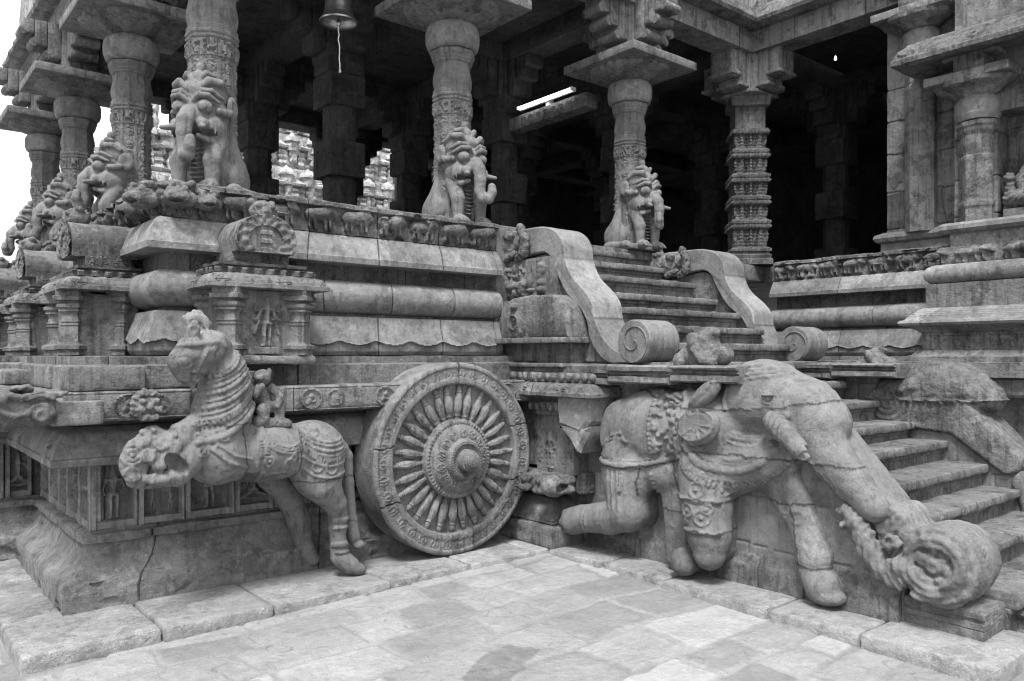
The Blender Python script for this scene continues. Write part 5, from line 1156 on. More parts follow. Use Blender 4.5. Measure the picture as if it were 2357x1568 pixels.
m_ = np.maximum(m_, out_ * crmask(y, z, [[(2.2, .925), (2.9, .94), (3.46, .945)], [(3.46, .945), (3.62, .84), (3.95, .775), (4.35, .765)], [(3.5, .50), (3.8, .50)], [(3.08, .63), (3.56, .64)], [(3.08, .43), (3.5, .42)], [(2.55, .66), (2.95, .655)], [(2.48, .29), (2.8, .295)]]))
m_ = np.maximum(m_, out_ * crmask(z, y, [[(.58, 3.90), (.78, 3.88)], [(.6, 3.56), (.86, 3.60)], [(.95, 3.455), (1.22, 3.455)], [(.30, 2.68), (.66, 2.74)]]))
tt = np.ones(len(V)); tt *= np.where((z > 1.24) & (y < 3.46), 1.10, 1); tt *= np.where((z < .94) & (z > .5) & (y < 3.5) & (y > 2.9), .92, 1); tt *= np.where((y > 3.46) & (z > .78), 1.04, .98)
tt *= np.where((z < .655) & (z > .295) & (y < 2.9) & (y > 2.5) & (x < 4.62), 1.42, 1); tt *= np.where((z < .29) & (y < 2.9), 1.12, 1); tt *= np.where((z < .43) & (y > 3.1) & (y < 3.6), .86, 1)
tt = tt * (1 - .68 * m_)
bpart('body', V - vnorm(V, F) * (.004 * m_)[:, None], F, M_gran, el, 75, None, tt)
c = Clay((4.25, 2.42, .92), (4.62, 2.92, 1.28), .008)
c.chain([(4.50, 2.82, 1.18), (4.42, 2.71, 1.13), (4.35, 2.58, 1.06), (4.32, 2.52, 1.03)], [.068, .062, .056, .052], k=.01).ell((4.30, 2.49, 1.01), (.035, .032, .03), k=.006, cut=True).box((4.345, 2.475, 1.055), (.04, .03, .05), .004, rotm('X', 30), k=.004, cut=True)
V, F = c.mesh(.005, 18, 4, lambda V, N: .006 * np.sin(V[:, 1] * 130) * (V[:, 1] > 2.68), .003); bpart('tusk', V, F, M_gran, el, 60, None, .92)
c = Clay((4.42, 2.80, 1.26), (4.62, 2.95, 1.38), .006)
c.ell((4.525, 2.87, 1.32), (.035, .03, .022), k=.004).ell((4.50, 2.87, 1.345), (.025, .045, .01), k=.006)
V, F = c.mesh(0, 8, 1); bpart('eye', V, F, M_gran, el, 60)
# right hand elephant: only its worn head shows above the inner side of the balustrade
e2 = thing('elephant_statue', 'worn elephant head rising over the right hand stair balustrade', 'statue', (7.05, 2.9, 1.2), 0, 'elephants flanking the stairs'); el['group'] = 'elephants flanking the stairs'
c = Clay((6.70, 2.02, .62), (7.6, 3.62, 1.66), .015)
c.ell((7.1, 2.86, 1.33), (.29, .36, .24), k=.03).ell((7.06, 3.10, 1.33), (.26, .30, .13), k=.05).ell((7.08, 2.60, 1.30), (.25, .24, .14), rotm('X', 24), k=.05)
c.put(slab2(lambda y, z: np.minimum(cap2(y, z, (3.25, 1.16), (2.65, 1.10), .16, .14), cap2(y, z, (2.65, 1.10), (2.28, .78), .14, .10)), 6.83, 7.24, .03), (6.8, 2.1, .6), (7.3, 3.6, 1.5), .03)
def e2h(V, N):
    x, y, z = V.T; h = crack(y, z, [(2.30, 1.25), (2.7, 1.225), (3.5, 1.235)], .007, .02) + np.where(z > 1.24, .014 * fbm(V * np.array([1, 1, 2.5]), 16, 3, 8), 0)
    return h + (x < 6.86) * (z < 1.2) * (y > 2.95) * .010 * np.sin(np.hypot(y - 3.2, z - 1.2) * 120)
V, F = c.mesh(.010, 9, 7, e2h, .003); bpart('head', V, F, M_rough, e2, 75)
V, F = rbox((7.03, 3.62, 1.44), (.34, .66, .17), r=.01, res=.04, amp=.008, seed=5); bpart('back_block', V, F, M_wall, e2)

# broken rider figures
def rider(name, label, M, seed):
    r = thing(name, label, 'statue', tuple(M.translation))
    c = Clay((-.2, -.26, -.01), (.2, .26, .34), .0095)
    c.ell((0, .05, .09), (.13, .17, .11), k=.03).ell((0, .02, .19), (.10, .11, .10), rotm('X', 30), k=.03).ell((0, -.10, .10), (.10, .11, .08), k=.03).ell((.0, -.04, .26), (.055, .06, .04), k=.02)
    c.chain([(-.09, .06, .22), (-.13, .0, .14), (-.13, -.06, .06)], [.045, .04, .035], k=.015).chain([(-.06, -.06, .04), (-.12, -.14, .04)], [.045, .035], k=.015).ell((-.10, -.08, .15), (.04, .03, .035), k=.01, cut=True).ell((-.08, .17, .06), (.06, .06, .06), k=.02)
    V, F = c.mesh(.014, 12, seed, None, .004); emit('body', V, F, M_rough, r, 70); return r
rider('rider_statue', 'broken headless crouching figure behind the elephant head', Matrix.Translation((4.72, 3.50, 1.50)), 3)
r2 = rider('rider_statue', 'small worn headless figure beyond the right scroll balustrade', Matrix.Translation((7.0, 3.36, 1.46)), 8); r2.scale = (.8, .85, .7)

# ============================================================ WHEEL
wh = thing('chariot_wheel', 'huge carved stone chariot wheel with many spokes leaning on the platform', 'wheel', (3.61, 5.0, .80))
WM = Matrix(((1, 0, 0), (0, 0, -1), (0, 1, 0))).to_4x4() # local z (axle) -> world -y
WM = Matrix(((1, 0, 0, 0), (0, 0, -1, 0), (0, 1, 0, 0), (0, 0, 0, 1)))
def wemit(name, V, F, mat, ex=None, ang=40, parent=None, tt=None):
    V = np.asarray(V) @ np.array(WM.to_3x3()).T; F = np.asarray(F)
    o = emit(name, V, F, mat, parent or wh, ang, tt, ex); return o
R0 = .742
def rimh(th, z, r):
    u = th * .66; face = (z > -.02) & (r > .58)
    mid = (r > .625) & (r < .695); q = u % .115
    h = np.where(face & mid, 0, 0); return 0 * r
def lathe_rz(prof, n, hz, dp=.012):
    """round shape whose surface is pushed along its axis (z)"""
    pr = np.array(resample(prof, dp), np.float32); th = np.arange(n) / n * 2 * math.pi
    R = pr[:, :1] + 0 * th[None]; Z = pr[:, 1:2] + 0 * R; T = th[None] + 0 * R
    dz, dr = hz(T, Z, R); Z = Z + dz; R = R + dr
    V = np.stack([R * np.cos(T), R * np.sin(T), Z], -1); I = np.arange(V.shape[0] * n).reshape(-1, n); I2 = np.roll(I, -1, 1)
    F = np.stack([I[:-1], I2[:-1], I2[1:], I[1:]], -1).reshape(-1, 4); return V.reshape(-1, 3), F, [list(I[0][::-1]), list(I[-1])]
def wheelh(T, Z, R):
    X, Yy = R * np.cos(T), R * np.sin(T); front = Z > -.015; h = 0 * R
    u = (T * .66) % .118
    band = front & (R > .622) & (R < .700)
    h = h + band * (-.007 + medal(u, R, .059, .661, .036, .010, 4) + .003 * np.sin(T * 260) * np.sin(R * 260) * (np.abs(u - .059) > .036))
    for rb in (.614, .708): h = h + front * .007 * np.exp(-((R - rb) / .006) ** 2) * (.6 + .4 * np.sin(T * 200))
    for rb in (.600, .722): h = h + front * .006 * np.exp(-((R - rb) / .004) ** 2)
    cr = .5 * crack(X, Yy, [(-.80, .115), (-.3, .145), (.1, .195), (.45, .225), (.8, .235)], .0045, .02) + crack(X, Yy, [(-.75, -.30), (-.1, -.245), (.4, -.22), (.8, -.19)], .0045, .02) - .02 * (np.abs(X - .01) < .0045) * (Yy > .15)
    P = np.stack([X, Yy, Z], -1); return h + cr * front + .004 * fbm(P, 12, 3, 5) * front, 0 * R + .006 * fbm(P, 5, 3, 9) * (~front)
V, F, ex = lathe_rz([(.0, -.31), (.72, -.31), (.735, -.30), (R0, -.02), (.738, -.006), (.73, .0), (.585, .0), (.578, -.006), (.574, -.055), (.57, -.06), (.0, -.06)], 720, wheelh); wx_, wy_ = V[:, 0], V[:, 1]; wm = crmask(wx_, wy_, [[(-.80, .115), (-.3, .145), (.1, .195), (.45, .225), (.8, .235)], [(-.75, -.30), (-.1, -.245), (.4, -.22), (.8, -.19)]], .0055); wm = np.maximum(wm, (np.abs(wx_ - .01) < .004) * (wy_ > .17)) * (V[:, 2] > -.03)
wt = np.where(wy_ > .15, 1.04, 1.0) * np.where(wy_ < -.26, .93, 1.) * np.where((wx_ > -.06) & (wx_ < .02) & (wy_ < -.58), .62, 1.) * np.where((wx_ > .14) & (wx_ < .22) & (wy_ < -.55), .66, 1.); wemit('rim', V, F, M_wheel, ex, 45, None, wt * (1 - .65 * wm))
def hubh(T, Z, R):
    h = 0 * R; bead = np.exp(-((R - .283) / .010) ** 2); h = h + bead * .012 * (.4 + .6 * np.sin(T * 62))
    u = (T * .2) % .09; h = h + ((R > .165) & (R < .245)) * (medal(u, R, .045, .205, .034, .012, 6)); h = h + ((R > .10) & (R < .15)) * .006 * np.sin(T * 40) * np.sin(R * 200)
    return h, 0 * R
V, F, ex = lathe_rz([(.305, -.10), (.305, .005), (.295, .015), (.268, .015), (.262, .02), (.25, .045), (.225, .062), (.19, .07), (.165, .075), (.158, .10), (.145, .115), (.125, .118), (.115, .105), (.10, .10), (.0, .10)], 300, hubh, .010); hub_ = wemit('hub', V, F, M_wheel, ex, 50)
V, F, ex = lathe([(.085, .09), (.082, .165), (.066, .17), (.070, .178), (.070, .19), (.060, .195), (.060, .207), (.050, .212), (.050, .222), (.038, .227), (.038, .236), (.022, .24), (.0, .243)], 28, 1, dp=.01, amp=.001); wemit('axle', V, F, M_wheel, ex, 40, hub_)
NS = 30
for k in range(NS):
    rk = random.Random(k + 40); a = 2 * math.pi * k / NS + .04 + rk.uniform(-.014, .014); sc_ = rk.uniform(.93, 1.03)
    V, F, ex = lathe([(.006, .285), (.020, .29), (.021, .305), (.013, .312), (.014, .325), (.018, .33), (.016, .345), (.025, .375), (.030, .42), (.027, .47), (.017, .51), (.020, .515), (.020, .525), (.014, .53), (.017, .545), (.013, .565), (.005, .582)], 8, 2, dp=.012)
    V = np.stack([.285 + (V[:, 2] - .285) * sc_, V[:, 0] * 1.18 * rk.uniform(.9, 1.08), V[:, 1] * 1.25 - .047 + rk.uniform(-.004, .003)], -1); ca, sa = math.cos(a), math.sin(a)
    V = np.stack([V[:, 0] * ca - V[:, 1] * sa, V[:, 0] * sa + V[:, 1] * ca, V[:, 2]], -1)
    V = V + (fbm(V, 18, 2, 3) * .006)[:, None]
    o = wemit('spoke', V, F, M_wheel, ex, 40, None, random.Random(k).uniform(.9, 1.1))
# ============================================================ HORSE
ho = thing('horse_statue', 'rearing stone horse in rich harness at the front of the platform, forelegs broken', 'statue', (2.1, 5.0, .06))
c = Clay((1.06, 4.66, .05), (2.92, 5.46, 1.90), .0092)
c.ell((1.76, 5.02, 1.00), (.20, .22, .21), k=.03).ell((2.06, 5.06, .975), (.44, .225, .20), rotm('Y', 2), k=.04).ell((2.43, 5.08, .94), (.225, .21, .215), k=.04)
c.chain([(1.77, 5.02, 1.10), (1.79, 5.0, 1.24), (1.80, 4.98, 1.38), (1.79, 4.95, 1.52)], [.19, .178, .155, .125], k=.03)
c.ell((1.665, 4.92, 1.63), (.155, .12, .12), rotm('Y', -20), k=.03)
c.chain([(1.58, 4.90, 1.61), (1.525, 4.89, 1.56), (1.535, 4.885, 1.49), (1.572, 4.88, 1.415)], [.11, .092, .062, .016], k=.015)
c.ell((1.60, 4.90, 1.53), (.07, .075, .06), k=.02)
# crest, ear
c.chain([(1.56, 4.86, 1.70), (1.565, 4.84, 1.755), (1.57, 4.83, 1.79)], [.045, .038, .020], k=.010).ell((1.55, 4.80, 1.75), (.018, .02, .032), k=.004, cut=True)
c.chain([(1.60, 4.95, 1.74), (1.575, 4.96, 1.81), (1.62, 4.96, 1.835), (1.665, 4.95, 1.78)], [.05, .04, .04, .045], k=.012)
# near hind leg, second hind leg, shadowed far leg
c.ell((2.45, 5.02, .80), (.18, .15, .18), k=.04).chain([(2.47, 5.0, .72), (2.575, 5.01, .575), (2.605, 5.03, .50), (2.60, 5.03, .40), (2.61, 5.03, .27), (2.615, 5.03, .20)], [.13, .078, .062, .060, .056, .062], k=.02)
c.chain([(2.62, 5.02, .19), (2.69, 5.0, .13)], [.062, .060], k=.012).ell((2.725, 4.99, .105), (.075, .052, .045), rotm('Y', 18), k=.006)
c.chain([(2.56, 5.10, 1.0), (2.66, 5.09, .94), (2.70, 5.09, .88), (2.71, 5.09, .70), (2.735, 5.09, .43), (2.755, 5.08, .30)], [.10, .052, .048, .044, .043, .047], k=.012).ell((2.785, 5.06, .25), (.048, .042, .035), k=.01)
c.chain([(2.26, 5.38, .76), (2.42, 5.42, .58), (2.49, 5.40, .40), (2.51, 5.36, .20), (2.56, 5.33, .13)], [.10, .09, .08, .065, .05], k=.03)
# broken forelegs: torn stump flaring open, and a lotus plaque in front
c.chain([(1.62, 4.96, 1.17), (1.50, 4.90, 1.14), (1.40, 4.87, 1.07), (1.35, 4.86, 1.0)], [.08, .055, .045, .04], k=.015)
c.chain([(1.60, 4.94, 1.06), (1.53, 4.90, .97), (1.49, 4.88, .90)], [.10, .10, .075], k=.02).chain([(1.52, 4.88, 1.10), (1.44, 4.85, 1.04), (1.37, 4.84, .96)], [.05, .05, .04], k=.015)
c.ell((1.46, 4.82, .965), (.085, .055, .045), rotm('Y', 42), k=.006, cut=True).ell((1.38, 4.86, .88), (.075, .06, .045), k=.015)
c.ell((1.27, 4.91, 1.00), (.095, .045, .135), rotm('Y', 12), k=.015).ell((1.36, 4.92, 1.10), (.09, .06, .09), k=.02).ell((1.27, 4.90, .88), (.06, .05, .05), k=.01)
c.snap()
Cc = lambda cx, cz_, r_, a0=0, a1=360, n=18: [(cx + r_ * math.cos(math.radians(a0 + (a1 - a0) * i / n)), cz_ + r_ * math.sin(math.radians(a0 + (a1 - a0) * i / n))) for i in range(n + 1)]
# neck ornaments: tilted bands and rows of beads
def nk(z0, x0, x1, dz=.62): return [(x0 + (x1 - x0) * i / 16, z0 + dz * (x0 + (x1 - x0) * i / 16 - 1.78) - .07 * math.sin(math.pi * i / 16)) for i in range(17)]
for (zz, kind) in ((1.20, 'w'), (1.245, 'c'), (1.285, 'p'), (1.325, 'c'), (1.355, 'c'), (1.395, 'b'), (1.43, 'c'), (1.475, 'b'), (1.51, 'c'), (1.545, 'c')):
    L_ = nk(zz, 1.585, 2.0)
    if kind == 'w': c.drape(1, L_, .020, .006)
    if kind == 'c': c.drape(1, L_, .0075, .003)
    if kind == 'b': c.beads(1, L_, .015, .030)
    if kind == 'p':
        for q in resample(L_, .030): c.drape(1, [q, (q[0] - .012, q[1] + .028)], .0095, .002, .03)
c.beads(1, Cc(1.665, 1.655, .190, -125, 12), .014, .026); c.drape(1, Cc(1.665, 1.655, .168, -125, 12), .007, .002)
# head harness, eye with folded lids, rosette, forelock
c.ell((1.50, 4.815, 1.56), (.045, .030, .030), k=.003)
for r_ in (.048, .062, .076): c.drape(1, Cc(1.50, 1.555, r_, 25, 150, 10), .0065, .002)
c.drape(1, Cc(1.50, 1.565, .045, 200, 330, 8), .006, .002)
c.drape(1, [(1.63, 1.63), (1.60, 1.56), (1.58, 1.50), (1.57, 1.45)], .011, .003); c.beads(1, [(1.63, 1.63), (1.60, 1.56), (1.58, 1.48)], .012, .022, off=-.006)
c.drape(1, [(1.45, 1.64), (1.52, 1.66), (1.60, 1.665), (1.70, 1.68)], .018, .004).beads(1, [(1.45, 1.665), (1.52, 1.685), (1.58, 1.69)], .016, .028)
for k in range(12):
    a = 2 * math.pi * k / 12; c.drape(1, [(1.66 + .014 * math.cos(a), 1.655 + .014 * math.sin(a)), (1.66 + .038 * math.cos(a), 1.655 + .038 * math.sin(a))], .0085, .002, .03)
for k in range(8):
    a = math.radians(-25 + k * 17); c.drape(1, [(1.70, 1.67), (1.70 + .068 * math.cos(a), 1.67 + .068 * math.sin(a))], .0085, .002, .03)
for k in range(6): c.drape(1, [(1.56 + .012 * k, 1.80 - .02 * k * 0), (1.59 + .012 * k, 1.84), (1.63 + .01 * k, 1.82), (1.66, 1.77 - .01 * k)], .0075, .003)
# breast straps, saddle, crupper
c.drape(1, [(1.60, 1.13), (1.66, 1.04), (1.76, .95), (1.90, .90)], .012, .003).drape(1, [(1.62, 1.16), (1.69, 1.07), (1.79, .99), (1.92, .95)], .008, .003)
for (x_, z_, r_) in ((1.66, 1.08, .045), (1.74, 1.11, .03), (1.62, 1.02, .03)): c.drape(1, Cc(x_, z_, r_), .009, .003).beads(1, [(x_, z_), (x_ + .001, z_)], .018, .02)
c.drape(1, [(1.965, .84), (1.955, 1.0), (1.975, 1.17)], .010, .003).drape(1, [(2.245, .84), (2.235, 1.0), (2.255, 1.15)], .010, .003).drape(1, [(1.96, .86), (2.10, .84), (2.24, .86)], .009, .003)
for k in range(11): c.drape(1, [(1.975, 1.165 - .02 * k), (2.025, 1.16 - .02 * k)], .0085, .002, .03)
c.drape(1, Cc(2.03, .93, .028), .010, .003).beads(1, [(2.03, .93), (2.031, .93)], .014, .02).drape(1, [(2.03, .90), (2.03, .86)], .013, .003)
for r_ in (.16, .18, .20): c.drape(1, Cc(2.17, 1.17, r_, 185, 300), .0075, .002)
c.drape(1, Cc(2.17, .90, .03), .009, .003).drape(1, Cc(2.20, .94, .02), .008, .003)
for z_, kd in ((1.045, 'c'), (1.02, 'c'), (.985, 'b'), (.955, 'c'), (.915, 'f'), (.885, 'c')):
    L_ = [(2.27 + .4 * i / 12, z_ + .07 * ((i / 12 - .55) ** 2) * 4 - .03) for i in range(13)]
    if kd == 'c': c.drape(1, L_, .0085, .002)
    if kd == 'b': c.beads(1, L_, .011, .021)
    if kd == 'f':
        for q in resample(L_, .022): c.drape(1, [q, (q[0], q[1] + .025)], .0075, .002, .03)
c.drape(1, [(2.29, .86), (2.36, .80), (2.46, .775), (2.56, .79), (2.62, .81)], .010, .003)
for (x_, z_, r_) in ((2.38, .86, .035), (2.48, .85, .045), (2.57, .88, .03), (2.36, 1.10, .04)): c.drape(1, Cc(x_, z_, r_), .007, .003)
for z_ in (.47, .455, .41, .30, .285, .24): c.drape(1, [(2.53, z_), (2.68, z_)], .010, .002)
# plaque rosettes on the broken foreleg ornament
for (x_, z_, r_) in ((1.235, 1.03, .055), (1.235, .92, .038), (1.29, 1.12, .038), (1.31, 1.02, .03)):
    c.drape(1, Cc(x_, z_, r_), .010, .003).drape(1, Cc(x_, z_, r_ * .55), .008, .003).beads(1, [(x_, z_), (x_ + .001, z_)], .012, .02)
rn = random.Random(2)
for k in range(12):
    x_, z_ = rn.uniform(1.28, 1.46), rn.uniform(1.02, 1.18); c.beads(1, [(x_, z_), (x_ + .001, z_)], rn.uniform(.012, .022), .02)
def hhf(V, N):
    x, y, z = V.T
    return (x < 1.50) * (z < 1.2) * (z > .82) * .010 * fbm(V, 22, 3, 4) + (z > 1.77) * .004 * np.sin(x * 160 + z * 60)
V, F = c.mesh(.005, 9, 3, hhf, .0015)
x, y, z = V.T
m_ = np.maximum(crmask(z, x, [[(.80, 1.91), (1.17, 1.865)], [(.78, 2.255), (1.14, 2.262)]], .005), crmask(x, z, [[(1.56, 1.175), (2.02, 1.17)], [(2.26, .755), (2.62, .77)], [(2.64, .745), (2.8, .745)], [(2.66, .43), (2.8, .43)]], .005))
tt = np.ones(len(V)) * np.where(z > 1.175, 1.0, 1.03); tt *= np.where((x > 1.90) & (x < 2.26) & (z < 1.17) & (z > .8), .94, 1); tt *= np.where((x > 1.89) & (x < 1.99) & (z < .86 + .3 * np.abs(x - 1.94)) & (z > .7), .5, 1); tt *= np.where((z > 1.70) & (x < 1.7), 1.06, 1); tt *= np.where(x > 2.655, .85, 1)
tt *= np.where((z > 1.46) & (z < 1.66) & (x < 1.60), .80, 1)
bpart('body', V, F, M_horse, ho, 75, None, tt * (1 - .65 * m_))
# collar plate behind neck
lf = thing('lion_face_bracket', 'small round lion face bracket in front of the horse chest', 'ornament', (1.33, 4.97, 1.30))
c = Clay((1.20, 4.80, 1.16), (1.48, 5.14, 1.46), .008)
c.ell((1.33, 4.95, 1.31), (.085, .08, .095), k=.01).box((1.33, 5.04, 1.29), (.06, .10, .05), .02)
for s in (-1, 1): c.ell((1.33 + .035 * s, 4.875, 1.335), (.022, .02, .018), k=.005).chain([(1.33 + .01 * s, 4.88, 1.37), (1.33 + .04 * s, 4.885, 1.375), (1.33 + .07 * s, 4.91, 1.35)], [.010, .012, .008], k=.004).ell((1.33 + .05 * s, 4.88, 1.285), (.03, .025, .025), k=.008)
c.ell((1.33, 4.868, 1.305), (.02, .02, .025), k=.006).box((1.33, 4.868, 1.262), (.05, .02, .009), .004, k=.003, cut=True).box((1.33, 4.885, 1.24), (.045, .02, .018), .008, k=.006)
V, F = c.mesh(.005, 26, 3, lambda V, N: .005 * np.sin(np.arctan2(V[:, 2] - 1.31, V[:, 0] - 1.33) * 14) * (np.hypot(V[:, 2] - 1.31, V[:, 0] - 1.33) > .065), .002); bpart('face', V, F, M_rough, lf, 60)
# groom figure on its own foot block behind the horse's neck
gm = thing('groom_statue', 'small worn kneeling figure on a stone block behind the horse neck', 'statue', (2.10, 5.02, 1.13))
c = Clay((1.90, 4.82, 1.08), (2.34, 5.22, 1.62), .0085)
c.box((2.10, 5.02, 1.16), (.13, .10, .035), .03, rotm('Y', 8)).ell((2.06, 5.03, 1.33), (.055, .055, .085), rotm('Y', -12), k=.02).ell((2.05, 4.99, 1.46), (.055, .05, .052), k=.012).ell((2.02, 4.955, 1.455), (.03, .025, .02), k=.01)
c.chain([(2.08, 5.0, 1.26), (2.03, 4.94, 1.25), (2.04, 4.93, 1.19)], [.045, .04, .03], k=.015).chain([(2.10, 5.04, 1.26), (2.16, 4.98, 1.27), (2.15, 4.96, 1.19)], [.045, .038, .03], k=.015)
c.chain([(2.02, 4.98, 1.39), (1.98, 4.94, 1.35), (2.01, 4.91, 1.40)], [.028, .024, .022], k=.01).chain([(2.11, 5.0, 1.39), (2.15, 4.95, 1.33), (2.12, 4.93, 1.27)], [.028, .024, .02], k=.01).ell((2.10, 5.01, 1.49), (.02, .03, .03), k=.008)
V, F = c.mesh(.008, 16, 9, None, .003); bpart('body', V, F, M_rough, gm, 60)
V, F = rbox((1.96, 5.08, 1.42), (.15, .12, .15), r=.02, res=.03, amp=.012, seed=5, rot=.3); tag(emit('stone_slab', V, F, M_rough), 'rough dark stone slab between horse neck and kneeling figure', 'stone')
# corner monster head at the end of the ledge, facing out
mk = thing('monster_head_spout', 'snarling monster head jutting from the left corner of the ledge', 'ornament', (.72, 5.1, 1.3))
c = Clay((.38, 4.88, 1.14), (1.02, 5.34, 1.48), .0085)
c.ell((.78, 5.10, 1.30), (.17, .13, .10), k=.02).ell((.62, 5.10, 1.33), (.12, .12, .085), k=.03).chain([(.60, 5.09, 1.30), (.50, 5.08, 1.31), (.44, 5.08, 1.36)], [.07, .05, .03], k=.02).chain([(.64, 5.09, 1.24), (.52, 5.08, 1.22)], [.06, .035], k=.02)
c.ell((.53, 4.99, 1.265), (.07, .06, .020), k=.008, cut=True).ell((.62, 4.985, 1.36), (.03, .025, .028), k=.008).ell((.72, 5.05, 1.42), (.06, .05, .02), k=.01)
c.chain([(.64, 4.98, 1.39), (.72, 4.975, 1.37), (.80, 4.98, 1.39), (.86, 4.985, 1.37), (.92, 4.99, 1.39)], [.016, .018, .016, .016, .012], k=.008).chain([(.60, 4.99, 1.30), (.68, 4.98, 1.27), (.76, 4.98, 1.29)], [.014, .016, .012], k=.008).ell((.80, 4.985, 1.27), (.05, .02, .045), k=.01)
V, F = c.mesh(.006, 20, 3, lambda V, N: .005 * np.sin(np.hypot(V[:, 0] - .8, V[:, 2] - 1.27) * 170) * (V[:, 0] > .7), .002); bpart('head', V, F, M_rough, mk, 60)
V, F = rbox((.985, 5.07, 1.272), (.27, .12, .135), r=.012, res=.03, amp=.005, seed=4); tag(emit('stone_block', V, F, M_wall), 'plain rectangular block standing proud of the ledge beside the monster head', 'stone')

# ============================================================ SMALL THINGS
# lion faces and corner beasts on top of the cornice
def beast_head(name, label, loc, rz, s=1.0, seed=1):
    r = thing(name, label, 'ornament', loc, rz)
    c = Clay((-.16, -.22, -.10), (.16, .16, .14), .0085)
    c.ell((0, 0, 0), (.12, .14, .085), k=.02).ell((0, -.11, -.02), (.08, .08, .05), k=.03).ell((0, -.15, -.045), (.05, .05, .014), k=.006, cut=True)
    for q in (-1, 1): c.ell((.055 * q, -.10, .045), (.028, .028, .028), k=.008).chain([(.03 * q, -.09, .085), (.09 * q, -.05, .09), (.12 * q, .03, .05)], [.018, .024, .018], k=.01).ell((.10 * q, -.02, -.02), (.04, .05, .05), k=.015)
    V, F = c.mesh(.014, 18, seed, None, .004); emit('head', V * s, F, M_rough, r, 60); return r
h0 = beast_head('corner_beast_head', 'eroded beast head jutting at the platform corner under the tall lion pillar', (1.70, 5.53, 2.655), -.5, .9, 3)
for k, (p_, a_, lb_) in enumerate((((1.53, 5.66, 2.65), -1.1, 'leftmost eroded beast head at the platform corner'), ((1.86, 5.50, 2.64), -.1, 'small lion face between two beast heads above the corner cornice'), ((1.58, 5.95, 2.62), -1.5, 'worn lump of a beast head above the left shrine'))):
    o = beast_head('corner_beast_head', lb_, p_, a_, (.9, .72, .95)[k], 5 + k); o['group'] = 'beast heads along the platform corner'
h0['group'] = 'beast heads along the platform corner'

# bell
be = thing('temple_bell', 'pale metal bell hanging from the porch ceiling on a cord', 'bell', (3.58, 6.9, 4.77)); be.scale = (.94, .94, .94)
V, F, ex = lathe([(.175, .0), (.19, -.003), (.192, .012), (.172, .035), (.152, .075), (.140, .13), (.132, .20), (.125, .245), (.105, .275), (.06, .292), (.03, .295), (.03, .33), (.0, .33)], 48, 1, dp=.012, hf=lambda th, z, r: .003 * np.exp(-((z - .05) / .006) ** 2) + .003 * np.exp(-((z - .22) / .006) ** 2)); emit('bell_body', V, F[:, :], M_bell, be, 40)
V, F, ex = lathe([(.0, -.03), (.02, -.03), (.03, -.01), (.02, .02), (.008, .03), (.008, .20)], 16, 1); emit('clapper', V, F, M_bell, be, 40, None, ex)
V, F, ex = lathe([(.012, .32), (.012, .78)], 8, 1); emit('hanger', V, F, M_bell, be, 40, None, ex)
mb = MB(); rn = random.Random(3); P_ = [(0, 0, -.02)]
for k in range(12): P_.append((rn.uniform(-.006, .006) + .001 * k, rn.uniform(-.006, .006), -.02 - .036 * (k + 1)))
for a, b in zip(P_[:-1], P_[1:]):
    V, F, ex = lathe([(.0055, 0), (.0055, math.dist(a, b) * 1.05)], 6, 1); q = (Vector(b) - Vector(a)).to_track_quat('Z', 'Y').to_matrix().to_4x4(); q.translation = a; mb.add(V, F, ex, M=q)
for k in range(5):
    V, F, ex = lathe([(.003, 0), (.003, .05)], 5, 1); q = (Vector((rn.uniform(-.4, .4), rn.uniform(-.4, .4), -1))).to_track_quat('Z', 'Y').to_matrix().to_4x4(); q.translation = P_[-1]; mb.add(V, F, ex, M=q)
mb.build('cord', M_cord, be)
# fluorescent tube on a carved tie beam
V, F = rbox((6.8, 7.45, 4.64), (.20, 1.5, .17), r=.01, res=.05, amp=.002); tb_ = thing('tie_beam', 'short carved beam with roundels under the lit tube lamp', 'beam', (6.8, 7.45, 4.64)); bpart('beam', V, F, M_wall, tb_)
V, F = hfield(1.46, .15, lambda u, v: medal(u % .14, v, .07, .075, .055, .012, 3), (6.698, 8.18, 4.565), (0, -1, 0), (0, 0, 1), (-1, 0, 0), .009, .01); bpart('roundels', V, F, M_wall, tb_)
tl = thing('tube_lamp', 'glowing fluorescent tube lamp fixed inside the porch', 'lamp', (6.66, 7.40, 4.80))
V, F, ex = lathe([(.016, -.49), (.016, .49)], 14, 1); V = np.stack([V[:, 0], V[:, 2], V[:, 1]], -1); emit('tube', V, F, M_lamp, tl, 40, None, [e[::-1] for e in ex])
V, F = rbox((.045, 0, 0), (.04, 1.02, .05), r=.005, res=2, amp=0); emit('batten', V, F, M_white, tl)
for s in (-1, 1):
    V, F = rbox((.005, .50 * s, 0), (.05, .03, .045), r=.005, res=2, amp=0); emit('end_cap', V, F, M_white, tl)
V, F = rbox((.10, 0, -.02), (.08, .06, .14), r=.005, res=2, amp=0); emit('bracket', V, F, M_white, tl)
bu = thing('ceiling_bulb', 'tiny hanging light bulb in the dark hall', 'lamp', (9.7, 5.2, 5.40))
V, F, ex = lathe([(.0, -.028), (.014, -.022), (.018, -.008), (.012, .012), (.008, .03), (.0, .03)], 14, 1); emit('bulb', V, F, M_glow, bu, 60)
V, F, ex = lathe([(.010, .03), (.010, .07), (.003, .075), (.003, .36)], 8, 1); emit('cord', V, F, M_in_shade, bu, 60, None, ex)

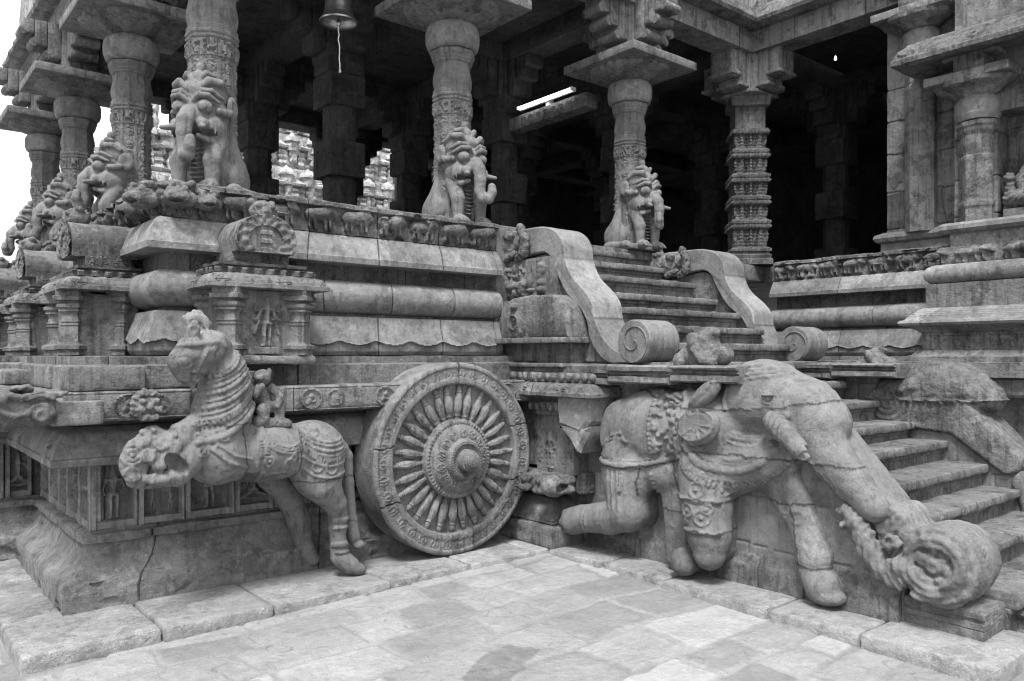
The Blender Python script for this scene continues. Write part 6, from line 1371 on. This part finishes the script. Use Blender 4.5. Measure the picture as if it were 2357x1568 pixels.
# seated deity in the right-hand niche
dt = thing('niche_deity', 'cross legged stone deity with a side attendant in the wall niche at right edge', 'statue', (8.86, 2.78, 2.95))
V, F = rbox((8.90, 2.55, 2.99), (.34, .8, .09), r=.01, res=.05, amp=.004); bpart('seat', V, F, M_wall, dt)
c = Clay((8.62, 2.2, 3.0), (9.12, 3.0, 3.95), .011)
c.ell((8.90, 2.62, 3.13), (.17, .26, .10), k=.03).chain([(8.92, 2.60, 3.15), (8.93, 2.60, 3.42)], [.15, .13], k=.04).ell((8.90, 2.60, 3.62), (.09, .09, .11), k=.02).cap((8.92, 2.60, 3.70), (8.93, 2.60, 3.86), .08, .03, k=.02)
c.chain([(8.88, 2.80, 3.10), (8.80, 2.88, 3.14), (8.74, 2.74, 3.12)], [.09, .085, .06], k=.02).chain([(8.90, 2.74, 3.48), (8.86, 2.84, 3.34), (8.80, 2.80, 3.22)], [.055, .045, .035], k=.02).chain([(8.90, 2.46, 3.48), (8.84, 2.40, 3.3), (8.78, 2.52, 3.2)], [.055, .045, .035], k=.02)
c.ell((8.84, 2.93, 3.36), (.05, .05, .05), k=.01).ell((8.85, 2.92, 3.24), (.05, .05, .09), k=.02).ell((8.86, 2.92, 3.08), (.07, .06, .09), k=.02)
V, F = c.mesh(.006, 14, 3, lambda V, N: .006 * np.sin(V[:, 2] * 120 + 6 * np.sin(V[:, 1] * 20)), .003); bpart('body', V, F, M_wall, dt, 60)

# ============================================================ FAR SHRINES seen through the porch
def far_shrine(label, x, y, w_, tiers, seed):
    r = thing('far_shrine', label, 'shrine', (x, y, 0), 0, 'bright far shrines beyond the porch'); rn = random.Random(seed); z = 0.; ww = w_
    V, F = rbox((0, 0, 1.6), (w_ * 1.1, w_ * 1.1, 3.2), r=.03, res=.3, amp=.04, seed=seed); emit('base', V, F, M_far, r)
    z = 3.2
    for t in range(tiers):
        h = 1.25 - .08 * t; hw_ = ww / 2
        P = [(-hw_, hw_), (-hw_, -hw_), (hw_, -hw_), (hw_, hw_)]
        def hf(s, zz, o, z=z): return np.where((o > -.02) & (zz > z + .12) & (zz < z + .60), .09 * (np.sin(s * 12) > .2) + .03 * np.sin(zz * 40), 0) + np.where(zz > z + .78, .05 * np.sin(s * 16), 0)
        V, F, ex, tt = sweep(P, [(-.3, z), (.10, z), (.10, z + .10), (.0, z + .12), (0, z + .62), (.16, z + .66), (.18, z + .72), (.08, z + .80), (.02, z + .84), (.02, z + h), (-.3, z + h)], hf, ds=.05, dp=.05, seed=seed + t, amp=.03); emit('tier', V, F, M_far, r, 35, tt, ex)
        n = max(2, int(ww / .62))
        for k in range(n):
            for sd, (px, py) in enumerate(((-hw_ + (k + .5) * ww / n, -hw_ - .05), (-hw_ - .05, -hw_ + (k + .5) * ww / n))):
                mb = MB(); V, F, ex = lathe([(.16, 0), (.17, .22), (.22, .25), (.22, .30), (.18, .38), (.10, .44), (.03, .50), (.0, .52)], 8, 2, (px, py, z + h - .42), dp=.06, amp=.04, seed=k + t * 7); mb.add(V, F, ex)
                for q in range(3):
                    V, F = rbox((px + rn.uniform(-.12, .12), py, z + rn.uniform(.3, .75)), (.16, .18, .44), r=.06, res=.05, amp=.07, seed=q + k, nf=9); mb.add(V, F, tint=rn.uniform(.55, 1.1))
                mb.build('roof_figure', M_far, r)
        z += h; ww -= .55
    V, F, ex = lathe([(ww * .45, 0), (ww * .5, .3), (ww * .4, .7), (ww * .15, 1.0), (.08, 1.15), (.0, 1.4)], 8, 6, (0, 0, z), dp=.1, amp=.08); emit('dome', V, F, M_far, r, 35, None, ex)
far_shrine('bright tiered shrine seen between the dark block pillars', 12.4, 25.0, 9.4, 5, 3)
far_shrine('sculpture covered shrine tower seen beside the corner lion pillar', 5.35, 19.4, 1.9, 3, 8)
print('objects', len(bpy.data.objects), 'verts', sum(len(m.vertices) for m in bpy.data.meshes))
